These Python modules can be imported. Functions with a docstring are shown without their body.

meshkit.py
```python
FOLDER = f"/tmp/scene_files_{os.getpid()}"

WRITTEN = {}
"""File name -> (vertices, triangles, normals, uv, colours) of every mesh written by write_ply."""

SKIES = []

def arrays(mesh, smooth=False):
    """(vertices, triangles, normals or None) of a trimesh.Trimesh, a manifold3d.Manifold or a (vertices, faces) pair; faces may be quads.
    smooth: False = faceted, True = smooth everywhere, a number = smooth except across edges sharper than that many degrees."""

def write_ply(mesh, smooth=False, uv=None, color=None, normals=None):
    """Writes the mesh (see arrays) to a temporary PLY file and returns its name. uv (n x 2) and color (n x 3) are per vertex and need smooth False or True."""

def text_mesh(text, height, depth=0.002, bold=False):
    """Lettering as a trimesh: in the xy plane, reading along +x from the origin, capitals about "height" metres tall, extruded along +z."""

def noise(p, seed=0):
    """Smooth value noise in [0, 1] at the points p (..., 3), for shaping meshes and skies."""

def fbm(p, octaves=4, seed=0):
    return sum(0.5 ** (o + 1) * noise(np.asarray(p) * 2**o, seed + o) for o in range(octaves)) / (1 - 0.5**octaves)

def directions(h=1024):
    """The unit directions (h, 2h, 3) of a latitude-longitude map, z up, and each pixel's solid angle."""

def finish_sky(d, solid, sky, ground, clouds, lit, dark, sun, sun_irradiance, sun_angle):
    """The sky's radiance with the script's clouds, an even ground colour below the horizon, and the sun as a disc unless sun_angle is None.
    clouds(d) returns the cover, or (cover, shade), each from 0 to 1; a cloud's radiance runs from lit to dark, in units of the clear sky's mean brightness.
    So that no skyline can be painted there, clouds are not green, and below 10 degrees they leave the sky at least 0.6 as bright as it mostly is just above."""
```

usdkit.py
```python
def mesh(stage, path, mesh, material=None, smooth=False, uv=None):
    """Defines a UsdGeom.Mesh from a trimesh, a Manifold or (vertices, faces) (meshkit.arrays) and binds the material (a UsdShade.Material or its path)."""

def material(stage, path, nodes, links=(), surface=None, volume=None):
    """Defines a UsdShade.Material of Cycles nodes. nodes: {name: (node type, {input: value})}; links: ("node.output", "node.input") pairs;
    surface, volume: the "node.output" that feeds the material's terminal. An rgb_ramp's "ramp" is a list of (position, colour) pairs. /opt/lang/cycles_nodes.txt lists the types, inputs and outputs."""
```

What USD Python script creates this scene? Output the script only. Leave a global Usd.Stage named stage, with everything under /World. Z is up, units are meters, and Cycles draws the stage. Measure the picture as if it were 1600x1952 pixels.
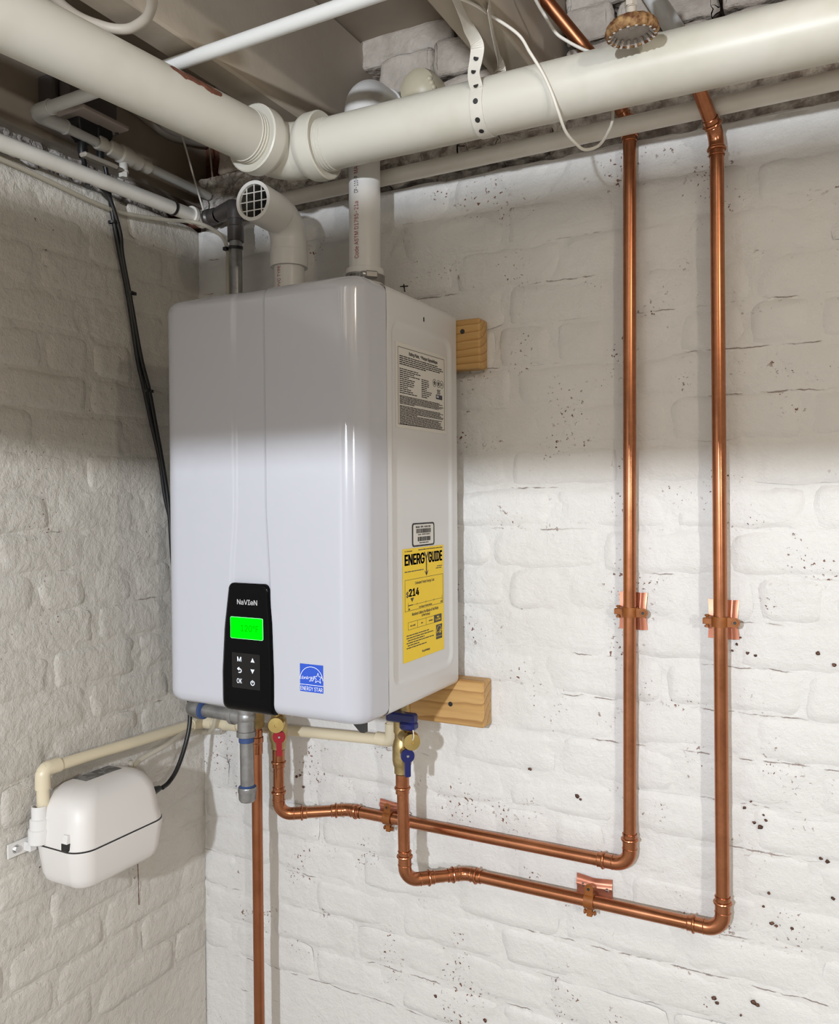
import math
import numpy as np, trimesh, usdkit, meshkit
import manifold3d as m3
from shapely.geometry import Polygon
from shapely import affinity
from pxr import Usd, UsdGeom, UsdLux, UsdShade, Gf, Sdf

stage = Usd.Stage.CreateInMemory()
UsdGeom.SetStageUpAxis(stage, 'Z'); UsdGeom.SetStageMetersPerUnit(stage, 1.0)
UsdGeom.Xform.Define(stage, '/World'); UsdGeom.Scope.Define(stage, '/World/Looks')
# World: corner of the two brick walls at x = y = 0, back wall along +x, left wall along -y, floor at z = 0, metres.

# ------------------------------------------------------------------ camera
cam = UsdGeom.Camera.Define(stage, '/World/camera')
cam.CreateHorizontalApertureAttr(36.0); cam.CreateFocalLengthAttr(36.0 * 1581.67 / 1600)
cam.CreateClippingRangeAttr(Gf.Vec2f(0.05, 100))
cam.CreateExposureAttr(0.10)
_yaw, _pitch, _roll = 0.4866, -0.0165, -0.0071
_f = np.array([-math.sin(_yaw) * math.cos(_pitch), math.cos(_yaw) * math.cos(_pitch), math.sin(_pitch)])
_r0 = np.array([math.cos(_yaw), math.sin(_yaw), 0]); _u0 = np.cross(_r0, _f)
_r = math.cos(_roll) * _r0 + math.sin(_roll) * _u0; _u = -math.sin(_roll) * _r0 + math.cos(_roll) * _u0
EYE = (1.3397, -1.4572, 1.6015)
cam.AddTransformOp().Set(Gf.Matrix4d(*_r, 0, *_u, 0, *(-_f), 0, *EYE, 1))

# ------------------------------------------------------------------ light: the basement's lamps and a weak even glow from the rest of the room
dome = UsdLux.DomeLight.Define(stage, '/World/room_glow'); dome.CreateIntensityAttr(0.12); dome.CreateColorAttr(Gf.Vec3f(1.0, 0.90, 0.74))
def lamp(name, pos, power, color, r):
    s = UsdLux.SphereLight.Define(stage, '/World/' + name); s.CreateRadiusAttr(r); s.AddTranslateOp().Set(Gf.Vec3d(*pos))
    s.CreateIntensityAttr(power / (4 * math.pi * r * r)); s.CreateColorAttr(Gf.Vec3f(*color))
    return s
lamp('white_lamp', (1.12, -2.90, 1.95), 62.0, (0.855, 0.92, 1.0), 0.042)
lamp('side_lamp', (3.15, -2.90, 1.95), 32.0, (0.96, 0.925, 0.87), 0.040)
lamp('warm_lamp', (1.95, -1.20, 2.27), 3.2, (1.0, 0.87, 0.68), 0.03)

# ------------------------------------------------------------------ naming and tagging
_used = {}
def numbered(parent, name):
    k = (str(parent), name); n = _used.get(k, 0); _used[k] = n + 1
    return name if n == 0 else f'{name}_{n:03d}'
def tag(prim, label=None, cat=None, group=None, kind=None):
    for k, v in (('label', label), ('category', cat), ('group', group), ('kind', kind)):
        if v: prim.SetCustomDataByKey(k, v)
    return prim
_loc = {}
def thing(name, label, cat, loc=(0, 0, 0), group=None, kind=None):
    path = '/World/' + numbered('/World', name)
    x = UsdGeom.Xform.Define(stage, path); x.AddTranslateOp().Set(Gf.Vec3d(*loc)); _loc[path] = np.array(loc, float)
    return tag(x.GetPrim(), label, cat, group, kind)
def part(parent, name, mesh, mat, smooth=35, label=None, kind=None, uv=None):
    """One Mesh under a thing or a part; the mesh is given in world metres. A part that has sub-parts still is a Mesh."""
    pp = str(parent.GetPath()); path = pp + '/' + numbered(pp, name)
    off = _loc.get(pp, np.zeros(3))
    v, f, _ = meshkit.arrays(mesh, False)
    m = usdkit.mesh(stage, path, (v - off, f), M[mat], smooth=smooth, uv=uv)
    _loc[path] = off
    return tag(m.GetPrim(), label=label, kind=kind)
def solo(name, mesh, mat, label, cat, smooth=35, group=None, kind=None):
    path = '/World/' + numbered('/World', name)
    m = usdkit.mesh(stage, path, mesh, M[mat], smooth=smooth); _loc[path] = np.zeros(3)
    return tag(m.GetPrim(), label, cat, group, kind)

# ------------------------------------------------------------------ mesh helpers
A = lambda *x: np.array(x, float)
def unit(v): v = np.asarray(v, float); return v / np.linalg.norm(v)
def cat(*ms):
    out = []
    for m in ms: out.extend(m if isinstance(m, (list, tuple)) else [m])
    return trimesh.util.concatenate(out)
def TM(v, f): return trimesh.Trimesh(np.asarray(v, float), np.asarray(f, int), process=False)
def quads(nr, ns, closed=True):
    i, j = np.meshgrid(np.arange(nr - 1), np.arange(ns if closed else ns - 1), indexing='ij')
    a = i * ns + j; b = i * ns + (j + 1) % ns; c = b + ns; d = a + ns
    a, b, c, d = (x.ravel() for x in (a, b, c, d))
    return np.vstack([np.stack([a, b, c], 1), np.stack([a, c, d], 1)])
def fillet(pts, rad, n=8):
    """Rounds the corners of a polyline."""
    pts = [np.asarray(p, float) for p in pts]; out = [pts[0]]
    for k in range(1, len(pts) - 1):
        a, b, c = pts[k - 1], pts[k], pts[k + 1]; u, v = unit(a - b), unit(c - b)
        ang = math.acos(np.clip(u @ v, -1, 1))
        if ang > 3.1: out.append(b); continue
        t = min(rad / math.tan(ang / 2), 0.49 * np.linalg.norm(a - b), 0.49 * np.linalg.norm(c - b)); r = t * math.tan(ang / 2)
        ctr = b + unit(u + v) * r / math.sin(ang / 2); p0, p1 = b + u * t, b + v * t
        e0 = unit(p0 - ctr); e1 = unit(p1 - ctr); w = math.acos(np.clip(e0 @ e1, -1, 1))
        for i in range(n + 1):
            s = i / n; out.append(ctr + r * (math.sin((1 - s) * w) * e0 + math.sin(s * w) * e1) / math.sin(w))
    out.append(pts[-1]); return np.array(out)
def spline(pts, n=8):
    """A Catmull-Rom curve through the points."""
    P = np.asarray(pts, float); P = np.vstack([2 * P[0] - P[1], P, 2 * P[-1] - P[-2]]); out = []
    for i in range(1, len(P) - 2):
        for t in np.arange(n) / n:
            a, b, c, d = P[i - 1:i + 3]
            out.append(0.5 * (2 * b + (c - a) * t + (2 * a - 5 * b + 4 * c - d) * t * t + (3 * b - a - 3 * c + d) * t ** 3))
    return np.vstack([out, P[-2]])
def frames(p):
    t = np.gradient(p, axis=0); t /= np.linalg.norm(t, axis=1, keepdims=True) + 1e-12
    a = np.cross(t[0], [0, 0, 1.0]);
    if np.linalg.norm(a) < 1e-3: a = np.cross(t[0], [1.0, 0, 0])
    a = unit(a); As = []
    for k in range(len(p)):
        a = unit(a - t[k] * (a @ t[k])); As.append(a)
    As = np.array(As); return t, As, np.cross(t, As)
def tube(path, r, sides=24, caps=True, inner=None):
    p = np.asarray(path, float); t, a, b = frames(p); R = np.broadcast_to(r, (len(p),))
    ang = np.arange(sides) * 2 * np.pi / sides
    def shell(R):
        v = p[:, None] + R[:, None, None] * (np.cos(ang)[None, :, None] * a[:, None] + np.sin(ang)[None, :, None] * b[:, None])
        return v.reshape(-1, 3), quads(len(p), sides)
    v, f = shell(R); n = len(v)
    if inner is not None:
        v2, f2 = shell(np.broadcast_to(inner, (len(p),)))
        j = np.arange(sides); k = (j + 1) % sides; e = n - sides
        r0 = np.vstack([np.stack([j, j + n, k + n], 1), np.stack([j, k + n, k], 1)])
        r1 = np.vstack([np.stack([j + e, k + e, k + e + n], 1), np.stack([j + e, k + e + n, j + e + n], 1)])
        return TM(np.vstack([v, v2]), np.vstack([f, f2[:, ::-1] + n, r0, r1]))
    if caps:
        j = np.arange(sides); k = (j + 1) % sides
        v = np.vstack([v, p[0], p[-1]])
        f = np.vstack([f, np.stack([k, j, np.full(sides, n)], 1), np.stack([j + n - sides, k + n - sides, np.full(sides, n + 1)], 1)])
    return TM(v, f)
def basis(d):
    d = unit(d); a = np.cross(d, [0, 0, 1.0])
    if np.linalg.norm(a) < 1e-3: a = A(1, 0, 0)
    a = unit(a); return a, np.cross(d, a), d
def lathe(prof, P, D, sides=32):
    """prof: (radius, height along D) pairs, from P. Radius 0 closes the end."""
    a, b, d = basis(D); ang = np.arange(sides) * 2 * np.pi / sides; P = np.asarray(P, float)
    v = [P + d * h + r * (np.cos(t) * a + np.sin(t) * b) for r, h in prof for t in ang]
    m = TM(v, quads(len(prof), sides)); m.merge_vertices(); m.update_faces(m.nondegenerate_faces()); return m
def ring(P, D, R, r, sides=32, n=10):
    t = np.linspace(0, 2 * np.pi, n + 1); return lathe([(R + r * math.cos(x), r * math.sin(x)) for x in t], P, D, sides)
def disc(P, D, r, h, ch=0.0006, sides=32):
    return lathe([(0, 0), (r - ch, 0), (r, ch), (r, h - ch), (r - ch, h), (0, h)], P, D, sides)
def hexnut(P, D, r, h): return lathe([(0, 0), (r * .93, 0), (r, h * .1), (r, h * .9), (r * .93, h), (0, h)], P, D, 6)
def box(lo, hi, ch=0.0):
    lo, hi = np.asarray(lo, float), np.asarray(hi, float)
    if ch <= 0:
        m = trimesh.creation.box(hi - lo); m.apply_translation((lo + hi) / 2); return m
    pts = []
    for c in np.ndindex(2, 2, 2):
        q = np.where(c, hi, lo); s = np.where(c, -1, 1) * ch
        for k in range(3):
            p = q + s; p[k] = q[k]; pts.append(p)
    return trimesh.convex.convex_hull(np.array(pts))
def rounded(lo, hi, r, n=3):
    lo, hi = np.asarray(lo, float) + r, np.asarray(hi, float) - r
    s = trimesh.creation.icosphere(n - 1, r); pts = [s.vertices + np.where(c, hi, lo) for c in np.ndindex(2, 2, 2)]
    return trimesh.convex.convex_hull(np.vstack(pts))
def beam(p, q, w, h, up=(0, 0, 1), ch=0.0):
    """A bar from p to q, w wide, h high."""
    d = np.asarray(q, float) - np.asarray(p, float); L = np.linalg.norm(d); d = unit(d); s = unit(np.cross(d, up)); u = np.cross(s, d)
    m = box((0, -w / 2, -h / 2), (L, w / 2, h / 2), ch); T = np.eye(4); T[:3, 0], T[:3, 1], T[:3, 2], T[:3, 3] = d, -s, u, p
    T[:3, 1] = np.cross(T[:3, 2], d); m.apply_transform(T); return m
def on_plane(mesh, O, ex, ey):
    ex, ey = unit(ex), unit(ey); T = np.eye(4); T[:3, 0], T[:3, 1], T[:3, 2], T[:3, 3] = ex, ey, np.cross(ex, ey), O
    m = mesh.copy(); m.apply_transform(T); return m
def plate(poly, depth, O, ex, ey):
    if not isinstance(poly, Polygon): poly = Polygon(poly)
    return on_plane(trimesh.creation.extrude_polygon(poly, depth, engine='earcut'), O, ex, ey)
def rrect(x0, y0, x1, y1, r): return Polygon([(x0 + r, y0 + r), (x1 - r, y0 + r), (x1 - r, y1 - r), (x0 + r, y1 - r)]).buffer(r, 6) if r > 0 else Polygon([(x0, y0), (x1, y0), (x1, y1), (x0, y1)])
def text(s, x0, x1, y, h, O, ex, ey, bold=False, depth=0.00025, center=False):
    """Lettering h high on a plane from x0, squeezed or stretched to end at x1 (if given)."""
    m = meshkit.text_mesh(s, h, depth, bold); b = m.bounds
    if x1 is not None:
        m.apply_translation((-b[0][0], 0, 0)); m.apply_scale((1, 1, 1)); m.vertices[:, 0] *= (x1 - x0) / (b[1][0] - b[0][0]); m.apply_translation((x0, y, 0))
    elif center: m.apply_translation((x0 - (b[0][0] + b[1][0]) / 2, y, 0))
    else: m.apply_translation((x0 - b[0][0], y, 0))
    return on_plane(m, O, ex, ey)
def dashes(x0, x1, y, h, rng, O, ex, ey, depth=0.00022, fill=0.985):
    """A line of print too small to read: a row of word-long strokes."""
    ms = []; x = x0
    while x < x1 - h:
        w = min(rng.uniform(1.5, 6.0) * h, x1 - x); b = box((x, y, 0), (x + w * 0.93, y + h * 0.62, depth)); ms.append(b); x += w + h * 0.35
    return [on_plane(m, O, ex, ey) for m in ms]
def strokes(lines, w, O, ex, ey, depth=0.00025, closed=False):
    from shapely.geometry import LineString
    from shapely import union_all
    g = union_all([LineString(l).buffer(w / 2, 4) for l in lines])
    return cat([plate(p, depth, O, ex, ey) for p in getattr(g, 'geoms', [g])])
def sstep(a, b, x): t = np.clip((x - a) / (b - a), 0, 1); return t * t * (3 - 2 * t)
def loft(secs, n=40, cap=True):
    """secs: (z, x0, x1, y0, y1, corner radius): rounded rectangles stacked in z."""
    V = []
    for z, x0, x1, y0, y1, r in secs:
        r = min(r, (x1 - x0) / 2 - 1e-4, (y1 - y0) / 2 - 1e-4); P = []
        for cx, cy, a0 in ((x1 - r, y1 - r, 0), (x0 + r, y1 - r, 90), (x0 + r, y0 + r, 180), (x1 - r, y0 + r, 270)):
            for k in range(n // 4): a = math.radians(a0 + 90 * k / (n // 4 - 1)); P.append((cx + r * math.cos(a), cy + r * math.sin(a), z))
        V += P
    n = len(P); f = quads(len(secs), n); V = np.array(V)
    if cap:
        j = np.arange(n); k = (j + 1) % n; e = len(V); V = np.vstack([V, V[:n].mean(0), V[-n:].mean(0)])
        f = np.vstack([f, np.stack([k, j, np.full(n, e)], 1), np.stack([j + e - n, k + e - n, np.full(n, e + 1)], 1)])
    return TM(V, f)
def heart(nx, ny): return quads(ny, nx, False)

# ------------------------------------------------------------------ materials
M = {}
def mat(name, nodes, links=(), surface='p.BSDF'):
    M[name] = usdkit.material(stage, '/World/Looks/' + name, nodes, links, surface=surface); return M[name]
def plain(name, color, rough=0.5, metal=0.0, **kw):
    mat(name, {'p': ('principled_bsdf', dict(base_color=color, roughness=rough, metallic=metal, **kw))})
def mottled(name, c1, c2, rough=0.5, metal=0.0, scale=20.0, bump=0.0, bscale=300.0, bdist=0.001, lo=0.35, hi=0.65, detail=4.0, r2=None, **kw):
    """Two tones mixed by noise in object space, with an optional fine bump."""
    n = {'t': ('texture_coordinate', {}), 'n': ('noise_texture', {'scale': scale, 'detail': detail, 'roughness': 0.6}), 'c': ('rgb_ramp', {'ramp': [(lo, c1), (hi, c2)]}), 'p': ('principled_bsdf', dict(roughness=rough, metallic=metal, **kw))}
    l = [('t.object', 'n.vector'), ('n.fac', 'c.fac'), ('c.color', 'p.base_color')]
    if r2 is not None:
        n['rr'] = ('map_range', {'from_min': lo, 'from_max': hi, 'to_min': rough, 'to_max': r2, 'clamp': True}); l += [('n.fac', 'rr.value'), ('rr.result', 'p.roughness')]
    if bump:
        n['b'] = ('noise_texture', {'scale': bscale, 'detail': 3.0}); n['bp'] = ('bump', {'strength': bump, 'distance': bdist}); l += [('t.object', 'b.vector'), ('b.fac', 'bp.height'), ('bp.normal', 'p.normal')]
    mat(name, n, l)

def wall_paint(name, base, tint, chip, chip_at, z0, course, crack_lo, rough=0.42, bump=0.55, crack_w=0.6):
    """Thick white paint over old brick: soft lumps, pits where the paint has flaked to the brick, and hairline cracks along the bed joints."""
    n = {
        'g': ('geometry', {}),
        'n1': ('noise_texture', {'scale': 2.3, 'detail': 4.0, 'roughness': 0.6}),
        'tone': ('rgb_ramp', {'ramp': [(0.3, base), (0.72, tint)]}),
        # pits
        'n2': ('noise_texture', {'scale': 165.0, 'detail': 2.0, 'roughness': 0.5}),
        'n3': ('noise_texture', {'scale': 8.5, 'detail': 3.0, 'roughness': 0.6}),
        'm2': ('map_range', {'from_min': chip_at, 'from_max': chip_at + 0.03, 'to_min': 0.0, 'to_max': 1.0, 'clamp': True}),
        'm3': ('map_range', {'from_min': 0.545, 'from_max': 0.62, 'to_min': 0.0, 'to_max': 1.0, 'clamp': True}),
        'chip': ('math', {'math_type': 'multiply'}),
        # cracks along the courses
        's': ('separate_xyz', {}), 'n4': ('noise_texture', {'scale': 22.0, 'detail': 5.0, 'roughness': 0.65}),
        'w': ('math', {'math_type': 'multiply_add', 'value2': 0.014, 'value3': -z0 - 0.007}), 'zz': ('math', {'math_type': 'add'}),
        'd': ('math', {'math_type': 'divide', 'value2': course}), 'fr': ('math', {'math_type': 'fraction'}), 'ab': ('math', {'math_type': 'pingpong', 'value2': 0.5}),
        'line': ('map_range', {'from_min': 0.004, 'from_max': 0.018, 'to_min': 1.0, 'to_max': 0.0, 'clamp': True}),
        'n5': ('noise_texture', {'scale': 4.6, 'detail': 2.0}), 'm5': ('map_range', {'from_min': crack_lo, 'from_max': crack_lo + 0.06, 'to_min': 0.0, 'to_max': crack_w, 'clamp': True}),
        'crack': ('math', {'math_type': 'multiply'}), 'cr0': ('math', {'math_type': 'multiply'}), 'n6': ('noise_texture', {'scale': 34.0, 'detail': 4.0}), 'm6': ('map_range', {'from_min': 0.44, 'from_max': 0.56, 'to_min': 0.0, 'to_max': 1.0, 'clamp': True}),
        'mx': ('math', {'math_type': 'maximum', 'use_clamp': True}),
        'ccol': ('rgb_ramp', {'ramp': [(0.40, (0.130, 0.062, 0.046)), (0.70, chip)]}),
        'mixc': ('mix', {'mix_type': 'mix'}),
        # relief
        'b1': ('noise_texture', {'scale': 45.0, 'detail': 6.0, 'roughness': 0.64, 'distortion': 0.15}),
        'b2': ('noise_texture', {'scale': 420.0, 'detail': 2.0}),
        'hb': ('math', {'math_type': 'multiply_add', 'value2': 0.10}),
        'hc': ('math', {'math_type': 'multiply_add', 'value2': -0.45}),
        'bp': ('bump', {'strength': bump, 'distance': 0.007}),
        'p': ('principled_bsdf', {'roughness': rough, 'specular_ior_level': 0.35}),
    }
    l = [('g.position', x + '.vector') for x in ('n1', 'n2', 'n3', 'n4', 'n5', 'b1', 'b2')] + [
        ('n1.fac', 'tone.fac'), ('n2.fac', 'm2.value'), ('n3.fac', 'm3.value'), ('m2.result', 'chip.value1'), ('m3.result', 'chip.value2'),
        ('g.position', 's.vector'), ('n4.fac', 'w.value1'), ('s.z', 'zz.value1'), ('w.value', 'zz.value2'), ('zz.value', 'd.value1'), ('d.value', 'ab.value1'),
        ('ab.value', 'line.value'), ('n5.fac', 'm5.value'), ('line.result', 'cr0.value1'), ('m6.result', 'cr0.value2'), ('n6.fac', 'm6.value'), ('g.position', 'n6.vector'), ('cr0.value', 'crack.value1'), ('m5.result', 'crack.value2'),
        ('chip.value', 'mx.value1'), ('crack.value', 'mx.value2'), ('n2.fac', 'ccol.fac'), ('mx.value', 'mixc.fac'), ('tone.color', 'mixc.color1'), ('ccol.color', 'mixc.color2'), ('mixc.color', 'p.base_color'),
        ('b2.fac', 'hb.value1'), ('b1.fac', 'hb.value3'), ('mx.value', 'hc.value1'), ('hb.value', 'hc.value3'), ('hc.value', 'bp.height'), ('bp.normal', 'p.normal')]
    del n['fr']
    mat(name, n, l)
COURSE = 0.0755; Z_TOP = 2.223
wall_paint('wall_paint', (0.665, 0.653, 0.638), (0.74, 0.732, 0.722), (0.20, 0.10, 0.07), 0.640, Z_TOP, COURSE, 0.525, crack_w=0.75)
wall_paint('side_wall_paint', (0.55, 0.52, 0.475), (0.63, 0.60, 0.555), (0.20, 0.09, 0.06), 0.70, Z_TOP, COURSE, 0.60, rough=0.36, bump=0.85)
mottled('grey_brick', (0.39, 0.335, 0.285), (0.57, 0.505, 0.44), 0.8, scale=14, bump=0.8, bscale=90, bdist=0.005)
mottled('rough_mortar', (0.27, 0.225, 0.20), (0.68, 0.645, 0.60), 0.85, scale=38, bump=1.0, bscale=75, bdist=0.010, lo=0.38, hi=0.60, detail=7)
mottled('red_brick', (0.10, 0.035, 0.02), (0.22, 0.08, 0.045), 0.85, scale=60, bump=0.8, bscale=120, bdist=0.003)
mottled('chip_brown', (0.05, 0.025, 0.018), (0.20, 0.095, 0.065), 0.8, scale=240)
mottled('joist_paint', (0.385, 0.330, 0.262), (0.45, 0.39, 0.32), 0.5, scale=5, bump=0.12, bscale=120, bdist=0.002)
mottled('subfloor_paint', (0.31, 0.255, 0.195), (0.36, 0.30, 0.235), 0.55, scale=6)
mottled('concrete', (0.24, 0.22, 0.19), (0.32, 0.30, 0.27), 0.8, scale=9)
mottled('cream_pipe_paint', (0.54, 0.52, 0.44), (0.60, 0.58, 0.515), 0.40, scale=7, lo=0.3, hi=0.55)
plain('white_pipe_paint', (0.66, 0.665, 0.65), 0.35)
mottled('thin_pipe_paint', (0.70, 0.665, 0.60), (0.78, 0.755, 0.70), 0.35, scale=11)
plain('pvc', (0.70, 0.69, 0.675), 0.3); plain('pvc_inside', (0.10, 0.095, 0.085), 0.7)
plain('cream_plastic', (0.69, 0.61, 0.445), 0.35); plain('cream_dome', (0.62, 0.56, 0.41), 0.4)
mottled('copper', (0.41, 0.160, 0.078), (0.49, 0.205, 0.106), 0.22, 1.0, scale=14, r2=0.30, lo=0.3, hi=0.7)
mottled('dull_copper', (0.36, 0.135, 0.062), (0.44, 0.175, 0.088), 0.34, 1.0, scale=12, r2=0.44)
plain('copper_plate', (0.66, 0.275, 0.185), 0.40, 1.0)
mottled('orange_clamp', (0.23, 0.070, 0.012), (0.31, 0.105, 0.022), 0.5, 0.25, scale=60)
plain('brass', (0.72, 0.55, 0.22), 0.28, 1.0); mottled('brass_body', (0.42, 0.32, 0.15), (0.55, 0.43, 0.22), 0.42, 1.0, scale=60)
plain('red_plastic', (0.30, 0.004, 0.016), 0.35); plain('blue_plastic', (0.007, 0.012, 0.105), 0.35)
plain('steel', (0.62, 0.62, 0.63), 0.28, 1.0); mottled('grey_pipe', (0.25, 0.25, 0.25), (0.36, 0.36, 0.36), 0.38, 0.75, scale=35, bump=0.12, bscale=300)
plain('clamp_steel', (0.30, 0.29, 0.28), 0.38, 0.9); plain('dark_pipe', (0.095, 0.085, 0.08), 0.4, 0.5); plain('blue_sealant', (0.03, 0.065, 0.19), 0.5)
plain('black_rubber', (0.012, 0.012, 0.013), 0.38); plain('black_metal', (0.02, 0.02, 0.02), 0.45)
plain('enamel', (0.50, 0.51, 0.565), 0.13, coat_weight=0.4, coat_roughness=0.06)
plain('side_enamel', (0.62, 0.62, 0.625), 0.24)
plain('panel_black', (0.0025, 0.0025, 0.003), 0.12, specular_ior_level=0.10); plain('keypad_grey', (0.014, 0.0135, 0.013), 0.4, specular_ior_level=0.15)
plain('paper', (0.66, 0.64, 0.60), 0.55); plain('ink', (0.015, 0.015, 0.016), 0.6); plain('dark_ink', (0.05, 0.05, 0.08), 0.6)
plain('energy_yellow', (0.86, 0.60, 0.002), 0.45); plain('energy_ink', (0.06, 0.05, 0.04), 0.6)
plain('sticker_blue', (0.02, 0.085, 0.55), 0.35); plain('sticker_white', (0.82, 0.83, 0.86), 0.4); plain('logo_grey', (0.45, 0.45, 0.46), 0.3)
plain('red_ink', (0.33, 0.05, 0.05), 0.6)
mat('lcd_green', {'e': ('emission', {'color': (0.0, 1.0, 0.004), 'strength': 1.1})}, surface='e.emission')
mat('lcd_edge', {'e': ('emission', {'color': (0.25, 1.0, 0.35), 'strength': 1.0})}, surface='e.emission')
mat('lcd_digit', {'e': ('emission', {'color': (0.0, 0.60, 0.0), 'strength': 1.0})}, surface='e.emission')
mat('key_light', {'e': ('emission', {'color': (0.9, 0.95, 1.0), 'strength': 0.9})}, surface='e.emission')
plain('pump_white', (0.72, 0.695, 0.675), 0.42); plain('bracket_white', (0.72, 0.71, 0.70), 0.4); mottled('pump_label', (0.09, 0.09, 0.09), (0.24, 0.235, 0.23), 0.4, scale=55, lo=0.45, hi=0.55)
mat('clear_vinyl', {'t': ('transparent_bsdf', {'color': (0.86, 0.84, 0.78)}), 'p': ('principled_bsdf', {'base_color': (0.62, 0.58, 0.50), 'roughness': 0.15}), 'm': ('mix_closure', {'fac': 0.45})}, [('t.BSDF', 'm.closure1'), ('p.BSDF', 'm.closure2')], 'm.closure')
plain('cable_paint', (0.43, 0.385, 0.325), 0.5); plain('wire_white', (0.70, 0.67, 0.61), 0.5)
mottled('strap_paint', (0.60, 0.57, 0.51), (0.66, 0.63, 0.575), 0.42, scale=30)
mottled('rust', (0.10, 0.032, 0.008), (0.42, 0.26, 0.11), 0.75, 0.1, scale=75, bump=0.6, bscale=200, bdist=0.002, lo=0.42, hi=0.68, detail=6)
mottled('flaking_white', (0.36, 0.32, 0.29), (0.50, 0.46, 0.43), 0.6, scale=50)
mottled('dark_box', (0.12, 0.105, 0.105), (0.15, 0.13, 0.13), 0.5, scale=10); plain('outlet_plate', (0.43, 0.37, 0.335), 0.45)
def wood(name, ax, c1, c2, c3, sc, dist, rot):
    """Sawn pine: growth rings around a line along x, cut by the faces."""
    mat(name, {'t': ('texture_coordinate', {}), 'm': ('mapping', {'location': ax, 'rotation': rot, 'scale': (0.45, 1.0, 1.0)}), 'nz': ('noise_texture', {'scale': 9.0, 'detail': 2.0}),
        'w': ('wave_texture', {'wave_type': 'rings', 'rings_direction': 'x', 'profile': 'saw', 'scale': sc, 'distortion': dist, 'detail': 3.0, 'detail_scale': 0.8}),
        'c': ('rgb_ramp', {'ramp': [(0.0, c1), (0.72, c2), (0.93, c3), (1.0, c1)]}), 'f': ('noise_texture', {'scale': 160.0, 'detail': 3.0}), 'fm': ('mapping', {'scale': (0.05, 1.0, 1.0)}), 'fr': ('rgb_ramp', {'ramp': [(0.3, (0.82, 0.80, 0.76)), (0.7, (1.0, 1.0, 1.0))]}),
        'x': ('mix', {'mix_type': 'multiply', 'fac': 1.0}), 'p': ('principled_bsdf', {'roughness': 0.55})},
        [('t.object', 'm.vector'), ('m.vector', 'w.vector'), ('w.fac', 'c.fac'), ('t.object', 'fm.vector'), ('fm.vector', 'f.vector'), ('f.fac', 'fr.fac'), ('c.color', 'x.color1'), ('fr.color', 'x.color2'), ('x.color', 'p.base_color')])
wood('pine', (0.0, 0.03, -0.10), (0.60, 0.37, 0.14), (0.55, 0.32, 0.11), (0.37, 0.19, 0.055), 23.0, 2.4, (0.0, 0.03, 0.03))
wood('pine_low', (0.0, -0.04, 0.02), (0.62, 0.38, 0.15), (0.56, 0.33, 0.12), (0.40, 0.21, 0.07), 19.0, 3.6, (0.0, 0.05, 0.05))

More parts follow.
